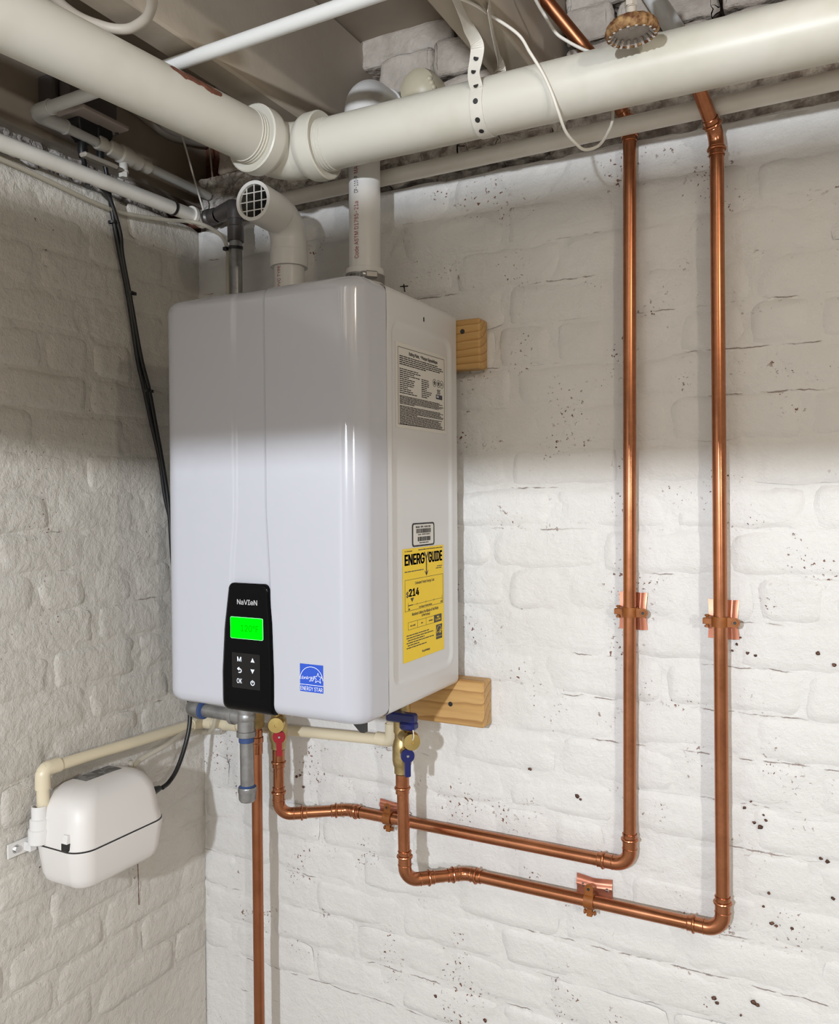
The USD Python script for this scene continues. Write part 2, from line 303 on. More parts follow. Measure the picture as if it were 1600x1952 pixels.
# ------------------------------------------------------------------ the two painted brick walls
RNG = np.random.default_rng(11)
N2 = lambda p, s, o=3, seed=0: meshkit.fbm(np.asarray(p) * s, o, seed) if hasattr(meshkit, 'fbm') else meshkit.noise(np.asarray(p) * s, seed)
def wall(prim, paint, u_lo, u_hi, z_lo, to_world, n_out, seed):
    """u along the wall, depth positive into the room; mortar bed as one lumpy sheet, every brick a mesh of its own."""
    us = np.arange(u_lo - 0.03, u_hi + 0.03, 0.009); zs = np.arange(z_lo - 0.02, Z_TOP - 0.004, 0.009)
    U, Z = np.meshgrid(us, zs); P = np.stack([U, np.zeros_like(U) + seed, Z], -1)
    dep = -0.0030 + 0.0056 * (N2(P, 24, 4, seed) - 0.5) + 0.003 * (N2(P, 90, 2, seed + 5) - 0.5)
    V = to_world(U.ravel(), dep.ravel(), Z.ravel()); part(prim, 'mortar', TM(V, quads(len(zs), len(us), False) if n_out > 0 else quads(len(zs), len(us), False)[:, ::-1]), paint, smooth=True)
    rng = np.random.default_rng(seed); k = 0; z1 = Z_TOP
    while z1 > z_lo:
        z0 = z1 - COURSE; j = 0.0090 if k else 0.012
        u = u_lo - (0.107 if k % 2 else 0.0) - rng.uniform(0, 0.03)
        header = (k % 6 == 4)
        while u < u_hi:
            L = (0.108 if header else 0.216) + rng.uniform(-0.008, 0.008); a, b = max(u + 0.0045, u_lo - 0.004), min(u + L - 0.0045, u_hi + 0.02)
            u += L
            if b - a < 0.03: continue
            nx, nz = max(6, int((b - a) / 0.011)), 8
            su = np.linspace(-1, 1, nx); sz = np.linspace(-1, 1, nz); S, T = np.meshgrid(np.sign(su) * np.abs(su) ** 0.72, np.sign(sz) * np.abs(sz) ** 0.75)
            ca, cb, za, zb = (a + b) / 2, (b - a) / 2, (z0 + z1) / 2, (COURSE - j) / 2 + 0.003
            Q0 = np.stack([ca + S * cb, np.full(S.shape, seed + .3), za + T * zb], -1)
            wob = 0.009 * (np.stack([N2(Q0, 24, 2, seed + 1), N2(Q0, 24, 2, seed + 2)], -1) - 0.5)
            Uq, Zq = Q0[..., 0] + wob[..., 0] * np.abs(S), Q0[..., 2] + wob[..., 1] * np.abs(T)
            # round the outline's corners
            cr = np.clip((np.abs(S) * cb - (cb - 0.02)) / 0.02, 0, 1) * np.clip((np.abs(T) * zb - (zb - 0.02)) / 0.02, 0, 1)
            Uq -= np.sign(S) * 0.0042 * cr; Zq -= np.sign(T) * 0.0042 * cr
            edge = np.minimum(0.55 * cb * (1 - np.abs(S)), zb * (1 - np.abs(T)))
            drop = rng.uniform(0.0040, 0.0076); soft = 0.004 + 0.024 * sstep(0.42, 0.64, N2(Q0, 11, 2, seed + 4))
            dep = rng.uniform(-0.0016, 0.0016) + rng.uniform(-0.0015, 0.0015) * S + rng.uniform(-0.0012, 0.0012) * T + 0.0046 * (N2(Q0, 26, 3, seed + 3) - 0.5) - drop * (1 - np.clip((edge + 0.0005) / soft, 0, 1)) ** 2
            V = to_world(Uq.ravel(), dep.ravel(), Zq.ravel()); F = quads(nz, nx, False)
            part(prim, 'brick', TM(V, F if n_out > 0 else F[:, ::-1]), paint, smooth=True)
        z1 = z0; k += 1

wb = thing('wall_back', 'white painted brick wall behind the water heater and copper pipes', 'wall', kind='structure')
wall(wb, 'wall_paint', 0.0, 1.46, 0.58, lambda u, d, z: np.stack([u, -d, z], 1), 1, 3)
wl = thing('wall_left', 'painted brick wall on the left carrying the white pump', 'wall', kind='structure')
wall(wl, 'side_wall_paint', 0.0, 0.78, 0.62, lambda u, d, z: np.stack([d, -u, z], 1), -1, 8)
# what the walls are beyond the picture: plain painted masonry down to the floor and onward, and their tops
part(wb, 'masonry', cat(box((-0.25, 0.012, 0), (3.2, 0.30, Z_TOP - 0.004)), box((1.43, 0.002, 0), (3.2, 0.012, Z_TOP - 0.004)), box((-0.02, 0.004, 0), (1.44, 0.012, 0.60))), 'wall_paint', smooth=False)
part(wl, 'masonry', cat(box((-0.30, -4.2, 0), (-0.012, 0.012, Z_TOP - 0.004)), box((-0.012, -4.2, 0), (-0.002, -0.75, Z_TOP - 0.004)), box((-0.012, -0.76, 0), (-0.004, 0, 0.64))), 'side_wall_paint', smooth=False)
# rough masonry above the ledge, set back behind the pipes
def rough_sheet(u0, u1, z0, z1, to_world, flip, seed, amp=0.03, step=0.006):
    us = np.arange(u0, u1 + step, step); zs = np.arange(z0, z1 + step, step); U, Z = np.meshgrid(us, zs); P = np.stack([U, np.full(U.shape, 0.1 * seed), Z], -1)
    d = amp * (N2(P, 22, 5, seed) - 0.5) + amp * 0.5 * (N2(P, 70, 3, seed + 1) - 0.5)
    F = quads(len(zs), len(us), False); return TM(to_world(U.ravel(), d.ravel(), Z.ravel()), F[:, ::-1] if flip else F)
part(wb, 'rough_mortar', rough_sheet(-0.02, 1.75, Z_TOP - 0.03, 2.345, lambda u, d, z: np.stack([u, 0.032 - d, z], 1), False, 4), 'rough_mortar', smooth=True, label='rough crumbling mortar above the ledge')
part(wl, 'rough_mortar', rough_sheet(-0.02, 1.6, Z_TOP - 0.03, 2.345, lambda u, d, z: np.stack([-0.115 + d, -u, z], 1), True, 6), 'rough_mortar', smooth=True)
def lump_brick(lo, hi, seed, amp=0.008):
    b = rounded(lo, hi, 0.010, 2); b = b.subdivide_to_size(0.016, max_iter=6) if hasattr(b, 'subdivide_to_size') else b
    v = np.array(b.vertices); n = np.array(b.vertex_normals); b.vertices = v + n * (amp * (N2(v, 26, 3, seed) - 0.5) * 2)[:, None]; return b
bay = [((0.462, 0.03, 2.430), (0.588, 0.14, 2.503)), ((0.592, 0.028, 2.437), (0.79, 0.14, 2.508)), ((0.606, 0.02, 2.342), (0.79, 0.13, 2.424)), ((0.44, 0.035, 2.34), (0.47, 0.13, 2.42)),
       ((0.40, 0.06, 2.512), (0.62, 0.15, 2.575)), ((0.625, 0.06, 2.512), (0.79, 0.15, 2.575)),
       ((0.866, 0.018, 2.340), (0.985, 0.12, 2.418)), ((0.99, 0.02, 2.34), (1.115, 0.12, 2.412)), ((1.12, 0.015, 2.335), (1.236, 0.12, 2.405)), ((0.862, 0.025, 2.424), (0.95, 0.12, 2.492)), ((0.958, 0.028, 2.42), (1.128, 0.12, 2.486)), ((1.136, 0.012, 2.411), (1.24, 0.12, 2.484)), ((0.862, 0.04, 2.495), (1.05, 0.13, 2.568)), ((1.055, 0.035, 2.492), (1.24, 0.13, 2.568)),
       ((0.03, 0.03, 2.35), (0.20, 0.13, 2.425)), ((0.205, 0.03, 2.35), (0.345, 0.13, 2.425)), ((0.01, 0.04, 2.43), (0.345, 0.14, 2.51)), ((0.01, 0.045, 2.513), (0.345, 0.14, 2.57))]
for k, (lo, hi) in enumerate(bay): part(wb, 'brick', lump_brick(lo, hi, 40 + k), 'grey_brick', smooth=True)
part(wb, 'bay_backing', cat(box((-0.25, 0.125, Z_TOP - 0.01), (3.2, 0.30, 2.60))), 'red_brick', smooth=False, label='bare red brick in the hole round the vent')
part(wl, 'bay_backing', box((-0.30, -4.2, Z_TOP - 0.01), (-0.16, 0.14, 2.60)), 'red_brick', smooth=False)
# a few loose rubble stones in the pocket under the joists
for k, (x, y, z, s) in enumerate([(0.62, 0.0, 2.262, .05), (0.70, 0.005, 2.258, .045), (0.55, 0.004, 2.25, .05), (0.79, 0.006, 2.262, .055), (0.46, 0.0, 2.262, .05), (0.13, 0.02, 2.27, .05), (0.92, 0.008, 2.268, .05)]):
    part(wb, 'stone', lump_brick((x - s, y, z - s * .42), (x + s, y + 0.05, z + s * .42), 80 + k, 0.016), 'rough_mortar', smooth=True)

# where the paint has come off in flakes, and a rusty run under the pump
CH = [(1.189, 1.064, 4), (1.198, 1.058, 6), (1.207, 1.071, 4), (1.203, 1.079, 3), (1.174, 1.086, 4), (1.184, 1.098, 3), (1.211, 0.952, 4), (1.203, 0.928, 3), (1.216, 0.903, 5), (1.222, 0.900, 4), (1.246, 0.902, 4), (1.288, 1.024, 4), (1.297, 1.021, 5), (1.305, 0.964, 5), (1.126, 0.754, 6), (1.131, 0.748, 5), (1.187, 0.765, 7), (1.194, 0.762, 5), (1.168, 0.737, 3), (0.598, 0.612, 5), (0.705, 0.594, 6), (1.162, 1.356, 4), (1.168, 1.368, 3), (1.179, 1.343, 4), (1.191, 1.340, 4), (1.155, 1.345, 3), (1.284, 1.351, 5), (1.306, 1.334, 5), (0.889, 1.059, 6), (0.896, 1.054, 4), (0.799, 1.095, 5), (0.518, 1.066, 6), (0.263, 1.000, 5), (0.273, 1.004, 4), (0.281, 0.980, 4)]
crg = np.random.default_rng(21)
for x, z, r in CH:
    n = 11; t = np.arange(n) * 2 * np.pi / n; rr = r * 0.00062 * crg.uniform(0.55, 1.25, n)
    part(wb, 'paint_chip', trimesh.convex.convex_hull(np.vstack([np.stack([x + rr * np.cos(t) * 1.15, np.full(n, -0.0022), z + rr * np.sin(t)], 1), [[x, 0.004, z]], [[x, -0.0030, z]]])), 'chip_brown', smooth=True)
def streak(prim, pts, w, seed):
    g = np.random.default_rng(seed); p = spline([A(0.0, y, z) for y, z in pts], 6); V = []
    for k, q in enumerate(p): ww = w * g.uniform(0.3, 1.0); V += [A(0.0015, q[1] - ww, q[2]), A(0.0028, q[1], q[2]), A(0.0015, q[1] + ww, q[2])]
    part(prim, 'rust_run', TM(V, quads(len(p), 3, False)), 'chip_brown', smooth=True, label='thin rusty run of stain')
streak(wl, [(-0.207, 0.855), (-0.206, 0.834), (-0.205, 0.800), (-0.205, 0.778), (-0.204, 0.750)], 0.0011, 1)
part(wb, 'pencil_mark', cat(beam(A(0.5302, -0.0028, 2.0247), A(0.5481, -0.0028, 2.0235), 0.0012, 0.0016), beam(A(0.5384, -0.0028, 2.0285), A(0.5409, -0.0028, 2.013), 0.0012, 0.0016)), 'ink', smooth=False, label='small black cross marked on the paint')

# ------------------------------------------------------------------ floor, ceiling boards, joists
fl = solo('floor', box((-0.3, -4.2, -0.1), (3.2, 0.3, 0.0)), 'concrete', 'concrete basement floor below the picture', 'floor', smooth=False, kind='structure')
ce = thing('ceiling', 'painted floorboards above the joists', 'ceiling', kind='structure')
ys = [0.3, -0.079, -0.42, -0.76, -1.10, -1.44, -1.78, -2.12, -2.46, -4.2]
for a, b in zip(ys[:-1], ys[1:]): part(ce, 'board', box((-0.3, b + 0.0015, 2.571), (3.2, a - 0.0015, 2.60), 0.001), 'subfloor_paint', smooth=False)
part(ce, 'underlay', box((-0.3, -4.2, 2.602), (3.2, 0.3, 2.62)), 'black_metal', smooth=False)
for x0, x1, lab in ((-0.155, -0.088, 'painted wooden joist above the left wall carrying the outlet box'), (0.3465, 0.4085, 'painted wooden joist above the heater left of the vent pipe'), (0.786, 0.858, 'painted wooden joist holding the perforated strap'), (1.242, 1.315, 'painted wooden joist at the top right corner')):
    b = box((x0, -4.1, 2.32), (x1, 0.16, 2.568), 0.004)
    solo('ceiling_joist', b, 'joist_paint', lab, 'joist', smooth=False, group='joists under the ceiling boards')

solo('high_pipe', tube([A(1.45, -0.70, 2.219), A(2.9, -0.70, 2.219)], 0.0185, 20), 'white_pipe_paint', 'white pipe under the joists to the right of the picture', 'pipe')
solo('ceiling_duct', box((-0.27, -1.56, 1.807), (2.60, -1.44, 2.060), 0.004), 'grey_pipe', 'grey sheet-metal duct hanging across the room behind the camera', 'duct', smooth=False, kind='structure')
# ------------------------------------------------------------------ white pipes under the ceiling
big = thing('drain_pipe', 'large white painted drain pipe bent round the corner under the joists', 'pipe', (0.4, -0.2, 2.19))
bz = lambda x: 2.2398 - 0.0115 * (x - 0.58)     # the drain's fall along the back wall
CX, CY = 0.3985, -0.2
dA = unit((-0.115, -1.0, 0.004)); cor = A(CX, CY, bz(CX))
RB = 0.0445
part(big, 'pipe', tube([A(0.455, CY, bz(0.455)), A(3.0, CY, bz(3.0))], RB, 40), 'cream_pipe_paint')
part(big, 'pipe', tube([cor + dA * 0.06, cor + dA * 2.4], RB, 40), 'cream_pipe_paint')
fit = fillet([cor + dA * 0.075, cor, A(CX + 0.078, CY, bz(CX + .078))], 0.048, 14)
el = tube(fit, 0.0495, 40)
hubA = lathe([(0.0440, 0.002), (0.0565, -0.002), (0.0590, 0.0), (0.0590, 0.022), (0.0570, 0.030), (0.0510, 0.040)], cor + dA * 0.086, -dA, 40)
hubB = lathe([(0.0440, 0.002), (0.0565, -0.002), (0.0590, 0.0), (0.0590, 0.022), (0.0570, 0.030), (0.0510, 0.040)], A(CX + 0.088, CY, bz(CX + .088)), (-1, 0, 0), 40)
elb = part(big, 'elbow', cat(el, hubA, hubB), 'cream_pipe_paint')
part(big, 'pipe_end_ring', cat(*[ring(A(CX + 0.092 + 0.006 * k, CY, bz(.53)), (1, 0, 0), 0.0448, 0.0012, 40, 6) for k in range(3)]), 'cream_pipe_paint')
part(big, 'pipe_end_ring', cat(*[ring(cor + dA * (0.090 + 0.006 * k), dA, 0.0448, 0.0012, 40, 6) for k in range(3)]), 'cream_pipe_paint')
a_, b_, d_ = basis(dA); SS, TT = np.meshgrid(np.linspace(0.165, 0.31, 40), np.linspace(0, 1, 12)); th_ = math.radians(38) + (TT - 0.5) * math.radians(44)
hgt = 0.0008 - 0.0030 * np.clip(np.abs(2 * TT - 1) + np.abs((SS - 0.2375) / 0.0725) ** 3 + 1.1 * (N2(np.stack([SS * 1.0, TT * 0.04, SS * 0], -1), 60, 3, 9) - 0.5) - 0.35, 0, 2)
e1 = unit(np.cross(A(0, 0, 1), dA)); e1 = e1 if e1[0] > 0 else -e1
part(big, 'worn_patch', TM((cor + dA * SS[..., None] + (RB + hgt)[..., None] * (np.cos(th_)[..., None] * e1 + np.sin(th_)[..., None] * A(0, 0, 1))).reshape(-1, 3), quads(12, 40, False)[:, ::-1]), 'red_brick', smooth=True, label='patch of bare rusty red on top of the pipe')

bt = thing('wall_pipe', 'white pipe running level along the top of the back wall', 'pipe', (0.7, -0.048, 2.21))
part(bt, 'pipe', tube([A(0.18, -0.046, 2.227), A(2.9, -0.048, 2.2265)], 0.0148, 28), 'thin_pipe_paint')
lt = thing('wall_pipe', 'white pipe along the top of the left wall ending at dark fittings', 'pipe', (0.035, -0.3, 2.21))
part(lt, 'pipe', tube([A(0.035, -2.0, 2.1765), A(0.035, -0.055, 2.2314)], 0.0146, 28), 'thin_pipe_paint')
part(lt, 'coupling', lathe([(0.0146, 0), (0.0195, 0), (0.0195, 0.008), (0.0175, 0.010), (0.0175, 0.03), (0.0195, 0.032), (0.0195, 0.04), (0.0146, 0.04)], A(0.035, -0.062, 2.2312), (0, 1, 0.028)), 'thin_pipe_paint')
part(lt, 'reducer', lathe([(0.015, 0), (0.0185, 0.004), (0.0185, 0.012), (0.0150, 0.016), (0.0150, 0.024), (0.0175, 0.027), (0.0175, 0.034), (0.015, 0.040)], A(0.052, -0.030, 2.230), (1, -0.20, -0.05)), 'dark_pipe', label='dark metal reducer with bright threads')
part(lt, 'cable_tie', lathe([(0.0147, 0), (0.0163, 0), (0.0163, 0.006), (0.0147, 0.006)], A(0.035, -0.120, 2.2297), (0, 1, 0.028)), 'black_rubber', label='black cable tie')
gp = thing('gas_pipe', 'dark grey steel pipe standing in the corner behind the heater', 'pipe', (0.168, -0.07, 1.5))
part(gp, 'pipe', tube([A(0.168, -0.07, 1.30), A(0.168, -0.07, 2.20)], 0.01335, 24), 'grey_pipe')
part(gp, 'coupling', lathe([(0.0134, 0), (0.0172, 0), (0.0172, 0.030), (0.0155, 0.032), (0.0155, 0.046), (0.0134, 0.048)], A(0.168, -0.07, 2.150), (0, 0, 1)), 'dark_pipe')
part(gp, 'elbow', cat(tube(fillet([A(0.168, -0.07, 2.196), A(0.168, -0.07, 2.226), A(0.105, -0.045, 2.226)], 0.02, 8), 0.0172, 24)), 'dark_pipe')
part(gp, 'cable_tie', cat(lathe([(0.0136, 0), (0.0154, 0), (0.0154, 0.006), (0.0136, 0.006)], A(0.168, -0.07, 2.134), (0.1, -0.1, 1)), box((0.148, -0.088, 2.130), (0.157, -0.080, 2.137))), 'black_rubber', label='black cable tie')

# small white line with a ball valve
ZC = 2.305
vl = thing('valve_pipe', 'thin white pipe with a lever valve crossing under the joists', 'pipe', (0.02, -0.3, 2.29))
part(vl, 'pipe', tube([A(2.6, -0.462, ZC + .004), A(0.055, -0.4425, ZC)], 0.0108, 24), 'white_pipe_paint')
part(vl, 'elbow', cat(tube(fillet([A(0.066, -0.4425, ZC), A(0.0145, -0.4420, ZC), A(0.0185, -0.372, ZC)], 0.02, 10), 0.0128, 24), ring(A(0.064, -0.4425, ZC), (1, 0, 0), 0.0125, 0.0014, 24, 6), ring(A(0.0183, -0.376, ZC), (0, 1, 0), 0.0125, 0.0016, 24, 6)), 'white_pipe_paint')
part(vl, 'pipe', tube([A(0.018, -0.38, ZC), A(0.0085, 0.025, ZC)], 0.0095, 24), 'white_pipe_paint')
vb = part(vl, 'valve_body', cat(lathe([(0.0095, 0), (0.0135, 0), (0.0145, 0.004), (0.0145, 0.018), (0.0125, 0.021), (0.0125, 0.026), (0.0155, 0.028), (0.0165, 0.040), (0.0155, 0.056), (0.0185, 0.060), (0.0190, 0.084), (0.0165, 0.090), (0.0165, 0.112), (0.0130, 0.116), (0.0130, 0.124), (0.0142, 0.128), (0.0142, 0.140), (0.0095, 0.142)], A(0.0185, -0.302, ZC), (-0.055, 1, 0), 24), lathe([(0.0085, 0.0), (0.0085, 0.030), (0.0105, 0.032), (0.0105, 0.036), (0, 0.036)], A(0.0145, -0.232, ZC), (0, 0, -1), 20)), 'thin_pipe_paint')
part(vb, 'nut', hexnut(A(0.0145, -0.232, ZC - 0.036), (0, 0, -1), 0.0095, 0.010), 'thin_pipe_paint')
part(vb, 'lever', cat(beam(A(0.0145, -0.236, ZC - .034), A(0.022, -0.262, ZC - .036), 0.016, 0.0035, ch=.001), beam(A(0.0215, -0.258, ZC - .036), A(0.026, -0.345, ZC - .040), 0.019, 0.009, ch=.0035)), 'cable_paint', label='cream lever handle')

# outlet box on the joist, with plugs and their cords
ob = thing('outlet_box', 'dark metal outlet box with a beige cover plate under the ceiling', 'outlet', (-0.04, -0.3, 2.34))
part(ob, 'box', box((-0.088, -0.352, 2.346), (0.0, -0.232, 2.436), 0.003), 'dark_box')
part(ob, 'conduit', cat(tube([A(-0.03, -0.357, 2.33), A(-0.03, -0.357, 2.565)], 0.006, 12)), 'dark_pipe')
cp = part(ob, 'cover_plate', box((-0.095, -0.368, 2.335), (0.058, -0.255, 2.3455), 0.003), 'outlet_plate')
part(cp, 'screw', disc(A(0.030, -0.262, 2.3345), (0, 0, -1), 0.004, 0.002), 'dark_pipe')
part(ob, 'knob', cat(disc(A(0.004, -0.236, 2.357), (1, 0, 0), 0.006, 0.008)), 'black_metal')
def plug(name, label, x, y, s):
    t = thing(name, label, 'plug', (x, y, 2.28), group='plugs in the outlet box')
    part(t, 'plug_body', cat(loft([(2.297, x - .010 * s, x + .010 * s, y - .011 * s, y + .011 * s, .006), (2.306, x - .014 * s, x + .014 * s, y - .016 * s, y + .016 * s, .006), (2.326, x - .018 * s, x + .018 * s, y - .023 * s, y + .023 * s, .006), (2.3345, x - .017 * s, x + .017 * s, y - .022 * s, y + .022 * s, .006)])), 'black_rubber')
    part(t, 'strain_relief', lathe([(0.0085 * s, 0), (0.0085 * s, 0.018), (0.0062 * s, 0.030), (0, 0.030)], A(x, y, 2.298), (0, 0, -1), 16), 'black_rubber'); return t
plug('power_plug', 'fat black plug in the outlet nearer the camera', 0.006, -0.326, 1.15)
plug('power_plug', 'flatter black plug in the outlet nearer the corner', 0.012, -0.288, 0.9)
c1 = spline([A(0.006, -0.326, 2.275), A(0.012, -0.325, 2.245), A(0.030, -0.335, 2.205), A(0.076, -0.375, 2.194), A(0.083, -0.40, 2.197)], 8)
hc = thing('heater_cord', 'black power cord hanging down the left wall from the outlet box', 'cord', (0.014, -0.2, 1.6))
main = [A(0.014, -0.2775, 2.262), A(0.014, -0.2665, 2.20), A(0.0135, -0.2545, 2.145), A(0.013, -0.2435, 2.10), A(0.013, -0.2225, 2.0149), A(0.013, -0.2011, 1.8999), A(0.013, -0.1835, 1.8366), A(0.013, -0.1628, 1.7612), A(0.013, -0.1401, 1.6842), A(0.013, -0.1232, 1.5939)]
part(hc, 'cord', tube(spline([A(0.012, -0.288, 2.272)] + main + [A(0.03, -0.10, 1.50), A(0.12, -0.09, 1.40), A(0.27, -0.10, 1.38)], 8), 0.0043, 12), 'black_rubber')
for k, (y, z) in enumerate(((-0.2640, 2.1636), (-0.2227, 2.031), (-0.1792, 1.8349))):
    part(hc, 'cable_tie', cat(lathe([(0.0072, 0), (0.0088, 0), (0.0088, 0.005), (0.0072, 0.005)], A(0.0135, y + .002, z), (0, 0.22, -1), 16), box((0.014, y + .009, z - .006), (0.020, y + .016, z))), 'black_rubber', label='black cable tie')
pc = thing('pump_cord', 'black cord from the outlet down behind the heater to the white pump', 'cord', (0.014, -0.2, 1.1))
off = A(0.0, 0.0085, 0.0)
part(pc, 'cord', tube(np.vstack([c1[:18], ]), 0.0045, 12), 'black_rubber')
m2 = [p + off * (0.75 + 0.5 * math.sin(1.3 * k)) + A(0.003, 0, 0) for k, p in enumerate(main)]
part(pc, 'cord', tube(spline([A(0.012, -0.324, 2.235), A(0.018, -0.30, 2.222), A(0.018, -0.273, 2.205)] + m2[2:] + [A(0.02, -0.112, 1.45), A(0.04, -0.110, 1.30), A(0.062, -0.114, 1.18), A(0.070, -0.1199, 1.1257), A(0.072, -0.1364, 1.0791), A(0.074, -0.1632, 1.0364), A(0.076, -0.189, 1.0165), A(0.077, -0.209, 1.011)], 8), 0.0047, 12), 'black_rubber')

# cables and wires
def wire(name, label, pts, r, m, catg='wire', n=8):
    p = spline(pts, n); return solo(name, tube(p, r, 10), m, label, catg, smooth=True)
wire('ceiling_cable', 'beige cable sagging along the joist behind the drain pipe', [A(-0.078, -0.34, 2.52), A(-0.08, -0.172, 2.475), A(-0.08, -0.10, 2.462), A(-0.08, -0.02, 2.448), A(-0.08, 0.045, 2.456), A(-0.08, 0.12, 2.475)], 0.0075, 'cable_paint', 'cable')
wire('ceiling_cable', 'thick beige cable looping over the drain pipe at the top left', [A(0.50, -0.70, 2.315), A(0.478, -0.612, 2.302), A(0.4397, -0.5737, 2.300), A(0.4014, -0.5601, 2.300), A(0.3746, -0.5622, 2.300), A(0.350, -0.580, 2.303), A(0.33, -0.62, 2.31), A(0.325, -0.70, 2.335)], 0.0075, 'cable_paint', 'cable')
wire('conduit', 'thin painted conduit along the joist edge at the top left', [A(0.335, -1.6, 2.34), A(0.337, -0.9, 2.338), A(0.338, -0.45, 2.338), A(0.338, -0.1, 2.34)], 0.007, 'joist_paint', 'conduit')
wire('hanging_wire', 'thin white wire hanging slack across the dark joist to the corner fittings', [A(0.012, -0.085, 2.45), A(0.02, -0.0626, 2.3887), A(0.02, -0.0341, 2.3232), A(0.022, -0.012, 2.27), A(0.03, -0.006, 2.235)], 0.0022, 'wire_white')
wire('hanging_wire', 'short straight white wire in the corner beside the dark gap', [A(-0.005, 0.032, 2.50), A(0.0, 0.0407, 2.4189), A(0.0, 0.0518, 2.3313), A(0.0, 0.055, 2.29)], 0.0024, 'cable_paint')
wire('clear_tubing', 'shiny clear tubing along the top of the left wall into the corner', [A(0.014, -1.2, 2.205), A(0.014, -0.80, 2.203), A(0.014, -0.50, 2.199), A(0.014, -0.27, 2.185), A(0.022, -0.13, 2.203), A(0.05, -0.062, 2.212), A(0.117, -0.062, 2.176), A(0.145, -0.070, 2.136), A(0.149, -0.074, 2.08), A(0.149, -0.074, 1.80)], 0.0045, 'clear_vinyl', 'tube')
wire('hanging_wire', 'white wire from the joist looping down in front of the drain pipe', [A(0.80, -0.42, 2.318), A(0.8437, -0.3551, 2.315), A(0.853, -0.30, 2.322), A(0.885, -0.27, 2.300), A(0.902, -0.264, 2.271), A(0.919, -0.2555, 2.2395), A(0.930, -0.249, 2.212), A(0.938, -0.240, 2.184), A(0.945, -0.225, 2.158), A(0.958, -0.215, 2.141), A(0.967, -0.200, 2.136), A(0.982, -0.180, 2.146), A(0.990, -0.160, 2.169), A(0.995, -0.142, 2.200), A(0.990, -0.125, 2.25)], 0.0024, 'wire_white')
wire('hanging_wire', 'white wire drooping from the joist to the top of the drain pipe', [A(0.885, -0.38, 2.42), A(0.8985, -0.235, 2.370), A(0.904, -0.2, 2.357), A(0.9185, -0.193, 2.331), A(0.934, -0.186, 2.3175), A(0.957, -0.176, 2.303), A(0.976, -0.170, 2.2945), A(0.995, -0.165, 2.288)], 0.0026, 'wire_white')

# perforated strap round the drain
st = thing('pipe_strap', 'perforated metal strap hanging the drain pipe from the joist', 'strap', (0.805, -0.2, 2.24))
def strap(path, nrm, w, t=0.0013, holes=()):
    p = np.asarray(path, float); tt = np.gradient(p, axis=0); tt /= np.linalg.norm(tt, axis=1, keepdims=True); n = np.array([unit(x) for x in nrm]); s = np.cross(tt, n); s /= np.linalg.norm(s, axis=1, keepdims=True)
    V = np.stack([p - s * w / 2, p + s * w / 2, p + s * w / 2 - n * t, p - s * w / 2 - n * t], 1).reshape(-1, 3)
    f = quads(len(p), 4); e = len(V); f = np.vstack([f, [[0, 2, 1], [0, 3, 2], [e - 4, e - 3, e - 2], [e - 4, e - 2, e - 1]]]); m = TM(V, f)
    hs = [disc(p[k] + n[k] * 0.0002 - n[k] * 0.0004, n[k], 0.0042, 0.0008, 0.0001, 16) for k in holes]; return m, hs
zc = bz(0.805)
arc = [A(0.8045 + 0.004 * math.sin(a), CY + 0.0460 * math.cos(a), zc + 0.0460 * math.sin(a)) for a in np.linspace(math.radians(20), math.radians(-195), 26)]
arn = [A(0, math.cos(a), math.sin(a)) for a in np.linspace(math.radians(20), math.radians(-195), 26)]
front = [arc[-1]] + [A(0.8055, -0.256, 2.266), A(0.812, -0.262, 2.282), A(0.8185, -0.270, 2.297), A(0.8185, -0.280, 2.306), A(0.818, -0.30, 2.3125), A(0.824, -0.330, 2.3165), A(0.838, -0.40, 2.3185)]
fp = spline(front, 5); fn = [unit(A(0.0, -1, 0.15) * (1 - s) + A(0.85, -0.3, -0.35) * s) for s in np.clip(np.linspace(-0.2, 1.15, len(fp)), 0, 1)]
rear = [arc[0]] + [A(0.8085, -0.152, 2.275), A(0.812, -0.160, 2.300), A(0.822, -0.19, 2.313), A(0.838, -0.25, 2.3165), A(0.862, -0.33, 2.3185)]
rp = spline(rear, 5); rn = [unit(A(0.1, -1, 0.1) * (1 - s) + A(0.95, -0.25, -0.1) * s) for s in np.clip((np.linspace(0, 1, len(rp)) - 0.40) / 0.30, 0, 1)]
b1, h1 = strap(arc, arn, 0.021, holes=(15, 18, 22)); b2, h2 = strap(fp, fn, 0.021, holes=(1, 6, 11)); b3, h3 = strap(rp, [-n for n in rn], 0.019, holes=())
sp = part(st, 'band', cat(b1, b2, b3), 'strap_paint', smooth=50)
for h in h1 + h2: part(sp, 'hole', h, 'black_metal', label='dark punched hole')

# rusty handwheel in front of the drain
hw = thing('valve_handwheel', 'round rusty scalloped handwheel hanging in front of the drain pipe', 'handwheel', (1.07, -0.3, 2.25))
hwP = A(1.0634, -0.3, 2.2440); hwD = unit(A(0.02, -0.36, -1.0)); a_, b_, d_ = basis(hwD)
hwD = unit(A(0.03, 0.06, -1.0)); a_, b_, d_ = basis(hwD)
def bell(prof, amp, n=80, k=18):
    v = [hwP + d_ * h * 0.78 + (r * (1 + amp * math.cos(k * t) * sstep(0.016, 0.030, r))) * (math.cos(t) * a_ + math.sin(t) * b_) for r, h in prof for t in np.arange(n) * 2 * np.pi / n]
    return TM(v, quads(len(prof), n))
part(hw, 'rim', bell([(0.001, -0.019), (0.012, -0.0185), (0.022, -0.0165), (0.030, -0.012), (0.0348, -0.004), (0.0362, 0.003), (0.0352, 0.009), (0.0325, 0.0125), (0.0295, 0.0125), (0.0285, 0.010)], 0.022), 'rust', smooth=True, label='rusty ribbed outside of the wheel')
